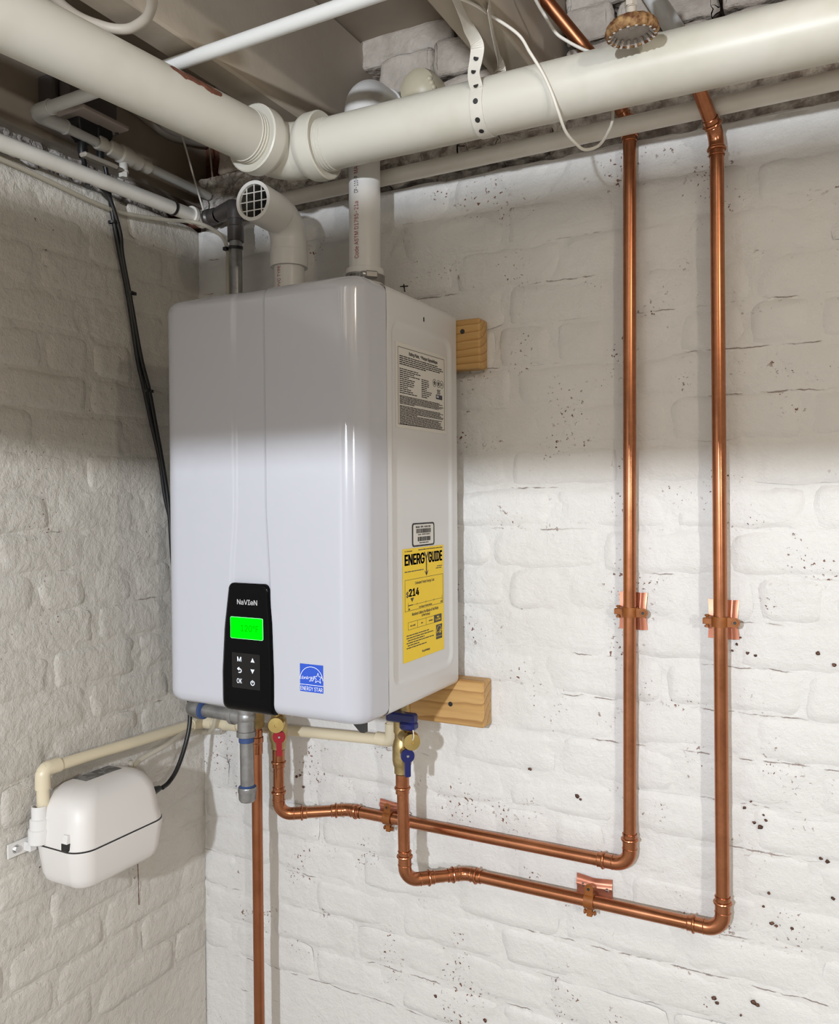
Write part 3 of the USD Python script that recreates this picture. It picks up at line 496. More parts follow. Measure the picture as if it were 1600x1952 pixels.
part(hw, 'dished_web', bell([(0.0290, 0.0105), (0.0275, 0.004), (0.022, -0.004), (0.012, -0.009), (0.006, -0.009), (0.005, -0.002), (0.0005, -0.002)], 0.0), 'flaking_white', smooth=True, label='flaking white inside of the wheel')
for t in np.arange(18) * 2 * np.pi / 18:
    e = math.cos(t) * a_ + math.sin(t) * b_
    part(hw, 'tooth', beam(hwP + 0.0235 * e + d_ * 0.002, hwP + 0.0325 * e + d_ * 0.0105, 0.0046, 0.004, up=hwD, ch=.0014), 'flaking_white', smooth=False)
part(hw, 'stem', cat(tube([hwP - d_ * 0.013, hwP - d_ * 0.015 + A(-0.0005, 0.0, 0.016)], 0.0072, 16), tube([hwP + A(-0.0005, -0.004, 0.028), hwP + A(-0.002, 0.0, 0.075)], 0.0055, 16), hexnut(hwP + A(-.001, -.003, 0.030), (0, 0, 1), 0.0085, 0.008)), 'cable_paint')
part(hw, 'valve_bonnet', lathe([(0.010, 0), (0.013, 0.004), (0.013, 0.02), (0.017, 0.024), (0.017, 0.06), (0, 0.06)], hwP + A(-0.002, 0.0, 0.072), (0, 0, 1), 24), 'flaking_white')

pg = thing('upright_pipe', 'pale green painted pipe leaning behind the drain pipe at the top right', 'pipe', (1.05, -0.04, 2.4))
gA, gB = A(1.0415, -0.04, 2.425), A(1.0735, -0.04, 2.366); gd = unit(gA - gB)
part(pg, 'pipe', tube([gB - gd * 0.05, gA + gd * 0.16], 0.0155, 24), 'white_pipe_paint')
dm = thing('capped_pipe', 'cream domed pipe cap poking out of the brick beside the vent elbow', 'pipe', (0.582, 0.0, 2.40))
part(dm, 'cap', lathe([(0.0, -0.026), (0.022, -0.023), (0.036, -0.013), (0.041, 0.002), (0.041, 0.05)], A(0.5825, -0.012, 2.398), (0, 1, 0.0), 32), 'cream_dome')
part(dm, 'drip', cat(*[trimesh.creation.icosphere(2, .006).apply_translation(A(0.612 + .002 * k, -0.028 + .004 * k, 2.405 - 0.007 * k)) for k in range(3)]), 'cream_dome')

# ------------------------------------------------------------------ vent pipes of the heater
RV = 0.03015
ex = thing('exhaust_vent', 'white plastic exhaust vent rising from the heater into the wall', 'vent pipe', (0.5045, -0.095, 1.95))
EX, EY = 0.5045, -0.095
part(ex, 'pipe', tube([A(EX, EY, 1.93), A(EX + .001, EY, 2.305)], RV, 40), 'pvc')
part(ex, 'elbow', cat(tube(fillet([A(EX + .001, EY, 2.296), A(EX + .001, EY, 2.371), A(EX + .006, EY + 0.20, 2.373)], 0.050, 16), 0.0375, 40), lathe([(0.0302, 0), (0.0365, 0), (0.0375, 0.002), (0.0375, 0.03), (0.036, 0.034)], A(EX + .001, EY, 2.296), (0, 0, 1), 40), lathe([(0.0370, 0), (0.0405, 0.001), (0.0412, 0.003), (0.0412, 0.034), (0.0395, 0.038)], A(EX + .003, EY + 0.070, 2.372), (0, 1, 0), 40)), 'pvc')
part(ex, 'collar', lathe([(0.0302, 0), (0.0362, 0), (0.0362, 0.082), (0.0352, 0.084), (0.0302, 0.084)], A(EX, EY, 1.955), (0, 0, 1), 40), 'pvc')
hcl = part(ex, 'hose_clamp', lathe([(0.0363, 0), (0.0376, 0), (0.0376, 0.015), (0.0363, 0.015)], A(EX, EY, 2.0125), (0.06, 0, 1), 40), 'clamp_steel', label='steel worm-drive hose clamp')
cd = unit(A(0.74, -0.67, 0)); ct = A(-cd[1], cd[0], 0); cpz = A(EX, EY, 2.0195) + cd * 0.042
part(hcl, 'clamp_housing', cat(beam(cpz - ct * 0.012, cpz + ct * 0.012, 0.011, 0.013, ch=.002)), 'clamp_steel')
for k in range(9): q_ = math.atan2(cd[1], cd[0]) - 0.42 - 0.085 * k; part(hcl, 'band_slot', beam(A(EX + .0376 * math.cos(q_), EY + .0376 * math.sin(q_), 2.0150), A(EX + .0376 * math.cos(q_), EY + .0376 * math.sin(q_), 2.0245), 0.0011, 0.0008, up=(math.cos(q_), math.sin(q_), 0)), 'black_metal', smooth=False)
part(hcl, 'clamp_screw', cat(disc(cpz - ct * 0.012 - A(0, 0, 0), -ct, 0.0058, 0.006), hexnut(cpz - ct * 0.018, -ct, 0.0035, 0.003)), 'steel')
def wrap(m, P, r, th0):
    v = np.array(m.vertices); th = th0 - v[:, 1] / r; R = r + 0.0002 + v[:, 2]
    return TM(np.stack([P[0] + R * np.cos(th), P[1] + R * np.sin(th), P[2] + v[:, 0]], 1), m.faces)
def fit_text(t, z0, z1, h):
    m = meshkit.text_mesh(t, h, 0.0002); b = m.bounds; m.vertices[:, 0] = (m.vertices[:, 0] - b[0][0]) * (z1 - z0) / (b[1][0] - b[0][0]); return m
for t_, a_z, b_z, k_, l_ in (('Code ASTM D1785-21a', 2.0536, 2.160, 'red_ink', 'red printed lettering with the pipe standard'), ('CP-110-P', 2.176, 2.2075, 'dark_ink', 'dark printed pipe code'), ('MADE I', 2.2125, 2.243, 'red_ink', 'red printed lettering near the drain')):
    part(ex, 'print', wrap(fit_text(t_, a_z, b_z, 0.0086), A(EX, EY, a_z), RV, math.radians(279)), k_, smooth=False, label=l_)

ia = thing('air_intake', 'white plastic elbow with a round screened mouth above the heater', 'vent pipe', (0.352, -0.125, 1.95))
IX, IY = 0.3520, -0.130
part(ia, 'pipe', tube([A(IX, IY, 1.93), A(IX, IY, 2.08)], RV, 40), 'pvc')
part(ia, 'print', wrap(fit_text('PVC TYPE', 2.012, 2.0525, 0.0072), A(IX, IY, 2.012), RV, math.radians(273)), 'red_ink', smooth=False, label='red printed pipe lettering')
idr = unit(A(0.075, -0.997, 0.0)); ic = A(0.3612, -0.2500, 2.1475)
ipath = fillet([A(IX, IY, 2.056), A(IX, IY, 2.1475), ic], 0.080, 18)
part(ia, 'elbow', cat(tube(ipath, np.concatenate([np.linspace(0.0355, 0.0352, len(ipath) - 3), [0.0355, 0.0365, 0.0365]]), 40, inner=0.0300), lathe([(0.0302, 0), (0.0363, 0), (0.0368, 0.002), (0.0368, 0.028), (0.0352, 0.033)], A(IX, IY, 2.055), (0, 0, 1), 40)), 'pvc')
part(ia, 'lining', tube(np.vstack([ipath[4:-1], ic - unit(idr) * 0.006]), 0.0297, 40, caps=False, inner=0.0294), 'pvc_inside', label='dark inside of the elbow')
a_, b_, d_ = basis(idr); sc = ic - d_ * 0.004
bars = []
for k in (-0.016, 0.0, 0.016):
    h = math.sqrt(0.0298 ** 2 - k ** 2); bars += [tube([sc + a_ * k - b_ * h, sc + a_ * k + b_ * h], 0.0012, 8), tube([sc + b_ * k - a_ * h, sc + b_ * k + a_ * h], 0.0012, 8)]
for b in bars: part(ia, 'screen_bar', b, 'pvc')

# ------------------------------------------------------------------ timber and the water heater
def board(z0, z1, x1, label, mt, sx, sz):
    t = thing('wooden_board', label, 'board', ((0.31 + x1) / 2, -0.019, z0), group='pine boards behind the heater')
    part(t, 'plank', box((0.31, -0.038, z0), (x1, 0.0, z1), 0.003), mt, smooth=False)
    part(t, 'screw', cat(disc(A(sx, -0.0375, sz), (0, -1, 0), 0.0045, 0.0018, 0.0006, 20)), 'black_metal', label='black screw head')
board(1.8440, 1.9364, 0.7175, 'pine board behind the top of the heater', 'pine', 0.6829, 1.9136)
board(1.1700, 1.2580, 0.7212, 'pine board below the heater on the wall', 'pine_low', 0.6528, 1.2089)

X0, X1, YF, YS, YB, ZB, ZT = 0.263, 0.672, -0.389, -0.305, -0.038, 1.25, 1.946
wh = thing('water_heater', 'white wall-hung tankless water heater with black control panel', 'water heater', ((X0 + X1) / 2, YB, ZB))
def q_round(d, R): d = np.clip(d, 0, R); return R - np.sqrt(np.maximum(R * R - (R - d) ** 2, 0))
def xl(z): return 0.4280 - 0.0095 * sstep(1.60, 1.45, z)
def xr(z): return 0.4930 + 0.0065 * sstep(1.60, 1.45, z)
def cover_y(x, z):
    a = q_round(np.minimum(x - X0, X1 - x), 0.040); b = q_round(np.minimum(z - ZB, ZT - z), 0.022)
    ch = 0.0028 * sstep(xl(z) - 0.004, xl(z) + 0.007, x) * (1 - sstep(xr(z) - 0.0035, xr(z) + 0.0015, x))
    groove = 0.0016 * np.exp(-((x - xr(z)) / 0.0012) ** 2)
    return YF + a + b + ch + groove
def dense(lo, hi, R, n):
    e = R * (1 - np.cos(np.linspace(0, np.pi / 2, 13))); return np.concatenate([lo + e[:-1], np.linspace(lo + R, hi - R, n), (hi - e[:-1])[::-1]])
gx = np.unique(np.concatenate([dense(X0, X1, 0.040, 30), np.linspace(0.410, 0.440, 22), np.linspace(0.484, 0.506, 26)])); gz = dense(ZB, ZT, 0.022, 60)
GX, GZ = np.meshgrid(gx, gz); GY = cover_y(GX, GZ)
rc = 0.016    # round the outline's corners
for sx, cx in ((1, X1 - rc), (-1, X0 + rc)):
    for sz, cz in ((1, ZT - rc), (-1, ZB + rc)):
        m = (sx * (GX - cx) > 0) & (sz * (GZ - cz) > 0); u, v = sx * (GX[m] - cx) / rc, sz * (GZ[m] - cz) / rc
        GX[m], GZ[m] = cx + sx * rc * u * np.sqrt(1 - v * v / 2), cz + sz * rc * v * np.sqrt(1 - u * u / 2)
V = np.stack([GX, GY, GZ], -1); nz_, nx_ = GX.shape
F = quads(nz_, nx_, False); idx = np.arange(nz_ * nx_).reshape(nz_, nx_)
loop = np.concatenate([idx[0, :-1], idx[:-1, -1], idx[-1, :0:-1], idx[:0:-1, 0]])
Vf = V.reshape(-1, 3); back = Vf[loop].copy(); back[:, 1] = YS + 0.001; n0 = len(Vf); L = len(loop); j = np.arange(L); k = (j + 1) % L
F = np.vstack([F, np.stack([loop[j], n0 + j, n0 + k], 1), np.stack([loop[j], n0 + k, loop[k]], 1)])
fc = part(wh, 'front_cover', TM(np.vstack([Vf, back]), F), 'enamel', smooth=40, label='glossy white front cover with a shallow channel')
# case: box with an embossed right side
part(wh, 'case', box((X0 + 0.004, YS, ZB + 0.003), (X1 - 0.0055, YB, ZT - 0.003), 0.003), 'side_enamel', smooth=False)
gy = np.unique(np.concatenate([np.linspace(YS, YB - 0.006, 70), YB - 0.006 * (1 - np.sin(np.linspace(0, np.pi / 2, 7)))])); gz2 = np.unique(np.concatenate([np.linspace(ZB + .012, ZT - .012, 150), ZB + 0.012 * (1 - np.cos(np.linspace(0, np.pi / 2, 8))), ZT - 0.012 * (1 - np.cos(np.linspace(0, np.pi / 2, 8)))]))
SY, SZ = np.meshgrid(gy, gz2)
def sdf_rr(y, z, y0, y1, z0, z1, r):
    qx = np.abs(y - (y0 + y1) / 2) - (y1 - y0) / 2 + r; qz = np.abs(z - (z0 + z1) / 2) - (z1 - z0) / 2 + r
    return np.hypot(np.maximum(qx, 0), np.maximum(qz, 0)) + np.minimum(np.maximum(qx, qz), 0) - r
sd = sdf_rr(SY, SZ, -0.2900, -0.0665, 1.2935, 1.8925, 0.022)
REC = 0.0028
SX = X1 - REC * (1 - sstep(-0.009, 0.0, sd)) + 0.0009 * np.exp(-(sd / 0.004) ** 2) - q_round(YB - SY, 0.006) - q_round(np.minimum(SZ - ZB, ZT - SZ), 0.012)
part(wh, 'side_panel', TM(np.stack([SX, SY, SZ], -1).reshape(-1, 3), quads(*SY.shape, False)), 'side_enamel', smooth=True, label='white steel side with a pressed rounded panel')
part(wh, 'screw_hole', plate(rrect(-.0018, -.004, .0018, .004, .0015), 0.0006, A(X1, -0.1744, 1.9119), (0, 1, 0), (0, 0, 1)), 'black_metal')
part(wh, 'bottom_clip', trimesh.convex.convex_hull(np.array([(0.618, -0.345, 1.2525), (0.650, -0.345, 1.2525), (0.650, -0.335, 1.2525), (0.618, -0.335, 1.2525), (0.642, -0.345, 1.231), (0.650, -0.345, 1.231), (0.650, -0.335, 1.231), (0.642, -0.335, 1.231)])), 'black_metal', smooth=False, label='black clip under the cover')
# control panel follows the cover's front
zp = np.unique(np.concatenate([1.2502 + 0.016 * (1 - np.cos(np.linspace(0, np.pi / 2, 10))), np.linspace(1.266, 1.452, 24), 1.4645 - 0.0125 * (1 - np.sin(np.linspace(0, np.pi / 2, 9)))]))
def pl(z): return np.interp(z, [1.25, 1.257, 1.27, 1.3143, 1.39, 1.452], [0.4055, 0.4022, 0.4012, 0.4010, 0.4065, 0.4157]) + 0.012 * q_round(1.4645 - z, 0.0125) / 0.0125
def pr_(z): return np.interp(z, [1.25, 1.258, 1.28, 1.3155, 1.40, 1.452], [0.5052, 0.5060, 0.5068, 0.5070, 0.5045, 0.4998]) - 0.012 * q_round(1.4645 - z, 0.0125) / 0.0125
ts = np.linspace(0, 1, 26); PX = np.array([pl(z) + (pr_(z) - pl(z)) * ts for z in zp]); PZ = np.repeat(zp[:, None], len(ts), 1)
PYs = np.maximum(YF - 0.004, YF - 0.004 + q_round(PZ - 1.2495, 0.016)) ; PYb = np.full_like(PYs, -0.375)
e = np.minimum(np.minimum(ts, 1 - ts)[None, :] * 0.09 / 0.003, 1); PYs = PYs + 0.0022 * (1 - np.sqrt(np.clip(1 - (1 - e) ** 2, 0, 1)))
Vp = np.stack([PX, PYs, PZ], -1).reshape(-1, 3); Fp = quads(*PX.shape, False); idp = np.arange(PX.size).reshape(PX.shape)
lp = np.concatenate([idp[0, :-1], idp[:-1, -1], idp[-1, :0:-1], idp[:0:-1, 0]]); bk = Vp[lp].copy(); bk[:, 1] = np.maximum(-0.378, bk[:, 1] + .004); n0 = len(Vp); L = len(lp); j = np.arange(L); k = (j + 1) % L
cpn = part(wh, 'control_panel', TM(np.vstack([Vp, bk]), np.vstack([Fp, np.stack([lp[j], n0 + j, n0 + k], 1), np.stack([lp[j], n0 + k, lp[k]], 1)])), 'panel_black', smooth=40, label='black glossy control panel')
YP = YF - 0.0040
FO = lambda d=0.0: (A(0, YP - d, 0), (1, 0, 0), (0, 0, 1))
part(cpn, 'screen_frame', plate(rrect(0.4208, 1.3726, 0.4893, 1.4088, 0.003), 0.0004, *FO()), 'lcd_edge', smooth=False, label='bright green rim of the screen')
part(cpn, 'screen', plate(rrect(0.4218, 1.3737, 0.4882, 1.4076, 0.0025), 0.0004, *FO(0.0003)), 'lcd_green', smooth=False, label='lit green temperature screen')
part(cpn, 'screen_reading', text('120°F', 0.4435, 0.4800, 1.3855, 0.0105, *FO(0.0007)), 'lcd_digit', smooth=False, label='faint 120 degree F reading')
part(cpn, 'lettering', text('NaVIeN', 0.4355, 0.4775, 1.4295, 0.0080, *FO(0.0), bold=True), 'logo_grey', smooth=False, label='grey maker lettering')
part(cpn, 'keypad', plate(rrect(0.4238, 1.2912, 0.4822, 1.3494, 0.0015), 0.0006, *FO(0.0)), 'keypad_grey', smooth=False, label='dark grey keypad')
def key(name, m): part(cpn, name, m, 'key_light', smooth=False, label='white lit key symbol')
KO = FO(0.0007)
key('key_symbol', text('M', 0.4350, 0.4438, 1.3355, 0.0075, *KO, bold=True))
key('key_symbol', text('OK', 0.4340, 0.4446, 1.2995, 0.0075, *KO, bold=True))
key('key_symbol', plate([(0.4632, 1.3358), (0.4714, 1.3358), (0.4673, 1.3432)], 0.0003, *KO)); key('key_symbol', plate([(0.4628, 1.3245), (0.4710, 1.3245), (0.4669, 1.3172)], 0.0003, *KO))
key('key_symbol', strokes([[(0.4365, 1.3232), (0.4408, 1.3232), (0.4428, 1.3222), (0.4437, 1.3200), (0.4425, 1.3178), (0.4405, 1.3172), (0.4385, 1.3172)], [(0.4388, 1.3252), (0.4358, 1.3232), (0.4388, 1.3212)]], 0.0019, *KO))
key('key_symbol', strokes([[(0.4668 + 0.0036 * math.sin(t), 1.3020 + 0.0036 * math.cos(t)) for t in np.linspace(0.6, 5.68, 18)], [(0.4668, 1.3062), (0.4668, 1.3025)]], 0.0016, *KO))
# blue energy sticker on the cover
SO = lambda d=0.0: (A(0, YF - 0.0001 - d, 0), (1, 0, 0), (0, 0, 1))
es = part(wh, 'energy_sticker', plate([(0.5587, 1.2980), (0.6028, 1.2980), (0.6028, 1.3418), (0.5587, 1.3418)], 0.0004, *SO()), 'sticker_blue', smooth=False, label='blue square energy sticker')
E0 = SO(0.0004); cx = 0.5807
part(es, 'sticker_print', cat(text('ENERGY STAR', 0.5600, 0.6015, 1.3002, 0.0062, *E0), strokes([[(0.5587, 1.3093), (0.6028, 1.3093)]], 0.0009, *E0),
    strokes([[(cx + 0.0216 * math.cos(t), 1.3172 + 0.0208 * math.sin(t)) for t in np.linspace(0.03, math.pi - 0.03, 24)]], 0.0009, *E0),
    strokes([[(0.5932 + 0.0085 * (1 if i % 2 == 0 else 0.42) * math.sin(i * math.pi / 5), 1.3208 + 0.0085 * (1 if i % 2 == 0 else 0.42) * math.cos(i * math.pi / 5)) for i in range(11)]], 0.0008, *E0),
    strokes([[tuple(p[:2]) for p in spline([A(x, y, 0) for x, y in pts], 5)] for pts in (
        [(0.5600, 1.3178), (0.5632, 1.3190), (0.5652, 1.3206), (0.5640, 1.3222), (0.5624, 1.3204), (0.5636, 1.3178), (0.5664, 1.3186)],
        [(0.5664, 1.3186), (0.5676, 1.3212), (0.5674, 1.3182), (0.5690, 1.3212), (0.5702, 1.3206), (0.5702, 1.3184), (0.5718, 1.3188)],
        [(0.5718, 1.3188), (0.5738, 1.3210), (0.5728, 1.3224), (0.5718, 1.3206), (0.5730, 1.3184), (0.5752, 1.3196), (0.5762, 1.3218), (0.5768, 1.3212), (0.5772, 1.3206)],
        [(0.5806, 1.3222), (0.5788, 1.3220), (0.5782, 1.3200), (0.5800, 1.3198), (0.5808, 1.3222), (0.5804, 1.3172), (0.5782, 1.3150), (0.5770, 1.3158), (0.5800, 1.3184), (0.5822, 1.3206)],
        [(0.5822, 1.3226), (0.5824, 1.3200), (0.5842, 1.3204), (0.5852, 1.3228), (0.5846, 1.3178), (0.5826, 1.3156), (0.5816, 1.3164), (0.5848, 1.3190), (0.5884, 1.3210)])], 0.00055, *E0)), 'sticker_white', smooth=False, label='white print of the energy sticker')
# paper labels on the side
LX = X1 - REC
LO = lambda d=0.0: (A(LX + d, 0, 0), (0, 1, 0), (0, 0, 1))
rng = np.random.default_rng(5)
rp_ = part(wh, 'rating_plate', plate(rrect(-0.2716, 1.7185, -0.0832, 1.8600, 0.002), 0.0003, *LO(0.0002)), 'paper', smooth=False, label='pale rating label full of small print')
R0 = LO(0.0005); ms = []
ms.append(strokes([[(-0.2625, 1.7245), (-0.0905, 1.7258), (-0.0905, 1.8540), (-0.2628, 1.8520), (-0.2625, 1.7245)]], 0.0007, *R0))
ms.append(text('Rating Plate,  *Plaque Signalétique', -0.2250, -0.1180, 1.8425, 0.0052, *R0, bold=True))
for q, (a, b) in enumerate(((-0.258, -0.117), (-0.258, -0.098), (-0.258, -0.096), (-0.258, -0.108), (-0.258, -0.160))): ms += dashes(a, b, 1.8370 - 0.0033 * q, 0.0026, rng, *R0)
for q in range(13): ms += dashes(-0.258, -0.258 + rng.uniform(0.03, 0.075), 1.8160 - 0.0033 * q, 0.0024, rng, *R0)
for q in range(10): ms += dashes(-0.180, -0.180 + rng.uniform(0.015, 0.04), 1.8065 - 0.0033 * q, 0.0024, rng, *R0)
for q in range(22): ms += dashes(-0.258, -0.096 + rng.uniform(-0.018, 0.002) - (0.09 if q in (6, 13) else 0), 1.7712 - 0.0021 * q - (0.002 if q > 6 else 0), 0.0021, rng, *R0)
for q, x in enumerate((-0.130, -0.1145, -0.101)):
    ms.append(strokes([[(x + 0.0066 * math.cos(t), 1.8075 + 0.0066 * math.sin(t)) for t in np.linspace(0, 2 * math.pi, 20)]], 0.0007, *R0))
    ms.append(strokes([[(x + 0.0035 * (1 if i % 2 == 0 else 0.4) * math.sin(i * math.pi / 5), 1.8075 + 0.0035 * (1 if i % 2 == 0 else 0.4) * math.cos(i * math.pi / 5)) for i in range(11)]], 0.0014, *R0) if q < 2 else text('IC', -0.1045, -0.0972, 1.8055, 0.0042, *R0, bold=True))
for q in range(4): ms += dashes(-0.120, -0.106, 1.7955 - 0.0022 * q, 0.0019, rng, *R0)
part(rp_, 'print', cat(*ms), 'ink', smooth=False, label='black small print')
part(rp_, 'stamp', plate(rrect(-0.1245, 1.7795, -0.0995, 1.7875, 0.0008), 0.0003, *R0), 'dark_ink', smooth=False, label='dark certification stamp')
part(rp_, 'stamp_print', text('CSA', -0.1225, -0.1140, 1.7822, 0.0036, *LO(0.0008), bold=True), 'sticker_white', smooth=False, label='white letters on the stamp')
bc = part(wh, 'barcode_sticker', plate(rrect(-0.2180, 1.5185, -0.1340, 1.5592, 0.006), 0.0003, *LO(0.0002)), 'ink', smooth=False, label='black-edged barcode sticker')
part(bc, 'sticker_paper', plate(rrect(-0.2140, 1.5212, -0.1382, 1.5566, 0.004), 0.0003, *LO(0.0003)), 'paper', smooth=False, label='pale sticker face')
B0 = LO(0.0006); ms = [text('Model   NPE-240S2 NG', -0.2050, -0.1500, 1.5508, 0.0030, *B0, bold=True), text('Serial   2890Y21A0931', -0.1970, -0.1510, 1.5378, 0.0026, *B0)]
for y0, y1, xa, xb in ((1.5415, 1.5490, -0.2035, -0.1490), (1.5275, 1.5350, -0.1980, -0.1500)):
    x = xa
    while x < xb: w = rng.choice([0.0006, 0.0010, 0.0016]); ms.append(on_plane(box((x, y0, 0), (x + w, y1, 0.0002)), *B0)); x += w + rng.choice([0.0006, 0.0011])
ms += dashes(-0.192, -0.158, 1.5240, 0.0024, rng, *B0)
part(bc, 'print', cat(*ms), 'ink', smooth=False, label='black barcodes and print')
EGO = LO(0.0008)
eg = part(wh, 'energy_label', plate([(-0.2520, 1.3258), (-0.0990, 1.3258), (-0.0990, 1.5166), (-0.2520, 1.5166)], 0.0003, *LO(0.0005)), 'energy_yellow', smooth=False, label='yellow energy cost label')
ms = [*[text('ENERG', -0.2462 + o_, -0.1752 + o_, 1.4890, 0.0175, *EGO, bold=True) for o_ in (0, 0.0008, 0.0016)], *[text('GUIDE', -0.1596 + o_, -0.1066 + o_, 1.4890, 0.0175, *EGO, bold=True) for o_ in (0, 0.0008, 0.0016)],
      strokes([[(-0.1735, 1.5065), (-0.1668, 1.4970), (-0.1600, 1.5065)], [(-0.1668, 1.4970), (-0.1668, 1.4700)]], 0.0034, *EGO), plate([(-0.1745, 1.4755), (-0.1668, 1.4705), (-0.1590, 1.4755), (-0.1668, 1.4660)], 0.00025, *EGO),
      text('U.S. Government', -0.2455, -0.2190, 1.5112, 0.0022, *EGO), text('Federal law prohibits removal of this label before consumer purchase', -0.1970, -0.1040, 1.5118, 0.0021, *EGO)]
ms += dashes(-0.246, -0.178, 1.4770, 0.0024, rng, *EGO) + dashes(-0.126, -0.105, 1.4790, 0.0022, rng, *EGO) + dashes(-0.130, -0.105, 1.4755, 0.0022, rng, *EGO)
ms.append(strokes([[(-0.2455, 1.4115), (-0.1025, 1.4115), (-0.1025, 1.4640), (-0.2455, 1.4640), (-0.2455, 1.4115)]], 0.0006, *EGO))
ms += [text('Estimated Yearly Energy Cost', -0.2090, -0.1370, 1.4545, 0.0046, *EGO), text('$', -0.2410, -0.2330, 1.4350, 0.0085, *EGO, bold=True), *[text('214', -0.2318 + o_, -0.1965 + o_, 1.4355, 0.0122, *EGO, bold=True) for o_ in (0, 0.0007, 0.0014)], plate([(-0.2265, 1.4325), (-0.2140, 1.4325), (-0.2202, 1.4255)], 0.00025, *EGO)]
ms.append(strokes([[(-0.2345, 1.4205), (-0.1060, 1.4205)]] + [[(x, 1.4188), (x, 1.4222)] for x in np.linspace(-0.2345, -0.1060, 5)] + [[(-0.2345, 1.4165), (-0.2345, 1.4250)], [(-0.1060, 1.4165), (-0.1060, 1.4250)]], 0.0005, *EGO)); ms.append(strokes([[(-0.2345, 1.4205), (-0.2190, 1.4205)]], 0.0014, *EGO))
ms += [text('$201', -0.2345, -0.2280, 1.4128, 0.0026, *EGO, bold=True), text('$300', -0.1120, -0.1045, 1.4130, 0.0026, *EGO, bold=True), text('Cost Range of Similar Models', -0.1960, -0.1470, 1.4128, 0.0028, *EGO)]
ms += [text('Maximum Gallons Per Minute of Hot Water', -0.2210, -0.1210, 1.4020, 0.0050, *EGO, bold=False), text('(GPM Rating)', -0.1860, -0.1550, 1.3965, 0.0038, *EGO)]
ms.append(strokes([[(-0.2355, 1.3795), (-0.1350, 1.3795), (-0.1350, 1.3920), (-0.2355, 1.3920), (-0.2355, 1.3795)], [(-0.2015, 1.3795), (-0.2015, 1.3920)], [(-0.1690, 1.3795), (-0.1690, 1.3920)]], 0.0005, *EGO))
ms += [text('very small', -0.2280, -0.2095, 1.3842, 0.0030, *EGO), text('low', -0.1885, -0.1815, 1.3842, 0.0030, *EGO), text('medium', -0.1590, -0.1440, 1.3842, 0.0030, *EGO), plate([(-0.1390, 1.3790), (-0.1090, 1.3790), (-0.1090, 1.3925), (-0.1390, 1.3925)], 0.00025, *EGO), plate([(-0.1310, 1.3480), (-0.1070, 1.3480), (-0.1070, 1.3740), (-0.1310, 1.3740)], 0.00025, *EGO)]
for q, b in enumerate((-0.158, -0.142, -0.176, -0.140, -0.195, -0.168)): ms += dashes(-0.241 + (0.004 if q in (2, 4) else 0), b, 1.3690 - 0.0042 * q, 0.0026, rng, *EGO)
ms.append(text('ftc.gov/energy', -0.1850, -0.1560, 1.3345, 0.0034, *EGO, bold=True))
part(eg, 'print', cat(*ms), 'energy_ink', smooth=False, label='black print of the energy label')
G0 = LO(0.0011)
part(eg, 'light_print', cat(text('high', -0.1280, -0.1190, 1.3872, 0.0030, *G0), text('5.6 GPM', -0.1330, -0.1140, 1.3822, 0.0032, *G0), strokes([[(-0.119 + 0.0112 * math.cos(t), 1.3600 + 0.0115 * math.sin(t)) for t in np.linspace(0.1, 3.04, 16)], [(-0.1310, 1.3530), (-0.1070, 1.3530)], [(-0.129, 1.3595), (-0.124, 1.361), (-0.119, 1.3595), (-0.114, 1.361)], [(-0.114 + 0.0045 * (1 if i % 2 == 0 else 0.4) * math.sin(i * math.pi / 5), 1.3615 + 0.0045 * (1 if i % 2 == 0 else 0.4) * math.cos(i * math.pi / 5)) for i in range(11)]], 0.0007, *G0)), 'energy_yellow', smooth=False, label='yellow print on dark boxes')

# ------------------------------------------------------------------ copper lines
RC = 0.0111
def bead(P, D, s=1.0): return cat(ring(P, D, 0.0131, 0.0024, 28, 8), )
def press_elbow(parent, P, d0, d1, rad=0.026, leg=0.030, m='copper'):
    """A pressed copper elbow at corner P: legs towards d0 and d1, each ending in a short sleeve with a bead."""
    d0, d1 = unit(d0), unit(d1); P = np.asarray(P, float); ang = math.acos(np.clip(d0 @ d1, -1, 1)); t = rad / math.tan(ang / 2)
    body = tube(fillet([P + d0 * (t + leg), P, P + d1 * (t + leg)], rad, 12), 0.0124, 28)
    fit = [body]
    for d in (d0, d1): fit += [ring(P + d * (t + leg - 0.010), d, 0.0128, 0.0026, 28, 8), ring(P + d * (t + leg - 0.0005), d, 0.0119, 0.0011, 28, 6), ring(P + d * (t + 0.004), d, 0.0124, 0.0009, 28, 6)]
    part(parent, 'elbow', cat(*fit), m); return t
def pipe(parent, a, b, m='copper'): part(parent, 'pipe', tube([a, b], RC, 28), m)

def toward(a, b, d=0.034): return a + unit(b - a) * d
hot = thing('copper_pipe', 'copper hot water line from the red valve, across and up the left riser', 'pipe', (0.7, -0.022, 0.95))
HX, HY, HZ = 0.9895, -0.022, 0.9610        # riser foot
H0 = A(0.2990, -0.110, 1.094); H1 = A(0.2985, -0.110, 0.9605); H3 = A(0.4085, HY - 0.004, HZ - 0.0005); HT = A(0.9925, HY, 2.196)
HF = A(HX, HY - 0.001, HZ)
pipe(hot, H0, toward(H1, H0)); pipe(hot, toward(H1, H3), toward(H3, H1)); pipe(hot, toward(H3, HF), toward(HF, H3)); pipe(hot, toward(HF, HT), A(0.9927, HY, 2.222))
press_elbow(hot, H1, (0, 0, 1), H3 - H1); press_elbow(hot, H3, H1 - H3, HF - H3, rad=0.026, leg=0.024); press_elbow(hot, HF, H3 - HF, HT - HF)
def upper_elbow(parent, a, b, c): press_elbow(parent, b, a - b, c - b, rad=0.03, leg=0.018)
HT1 = A(0.9928, HY, 2.234); HU = A(0.949, -0.040, 2.338); HU2 = A(0.868, -0.085, 2.449)
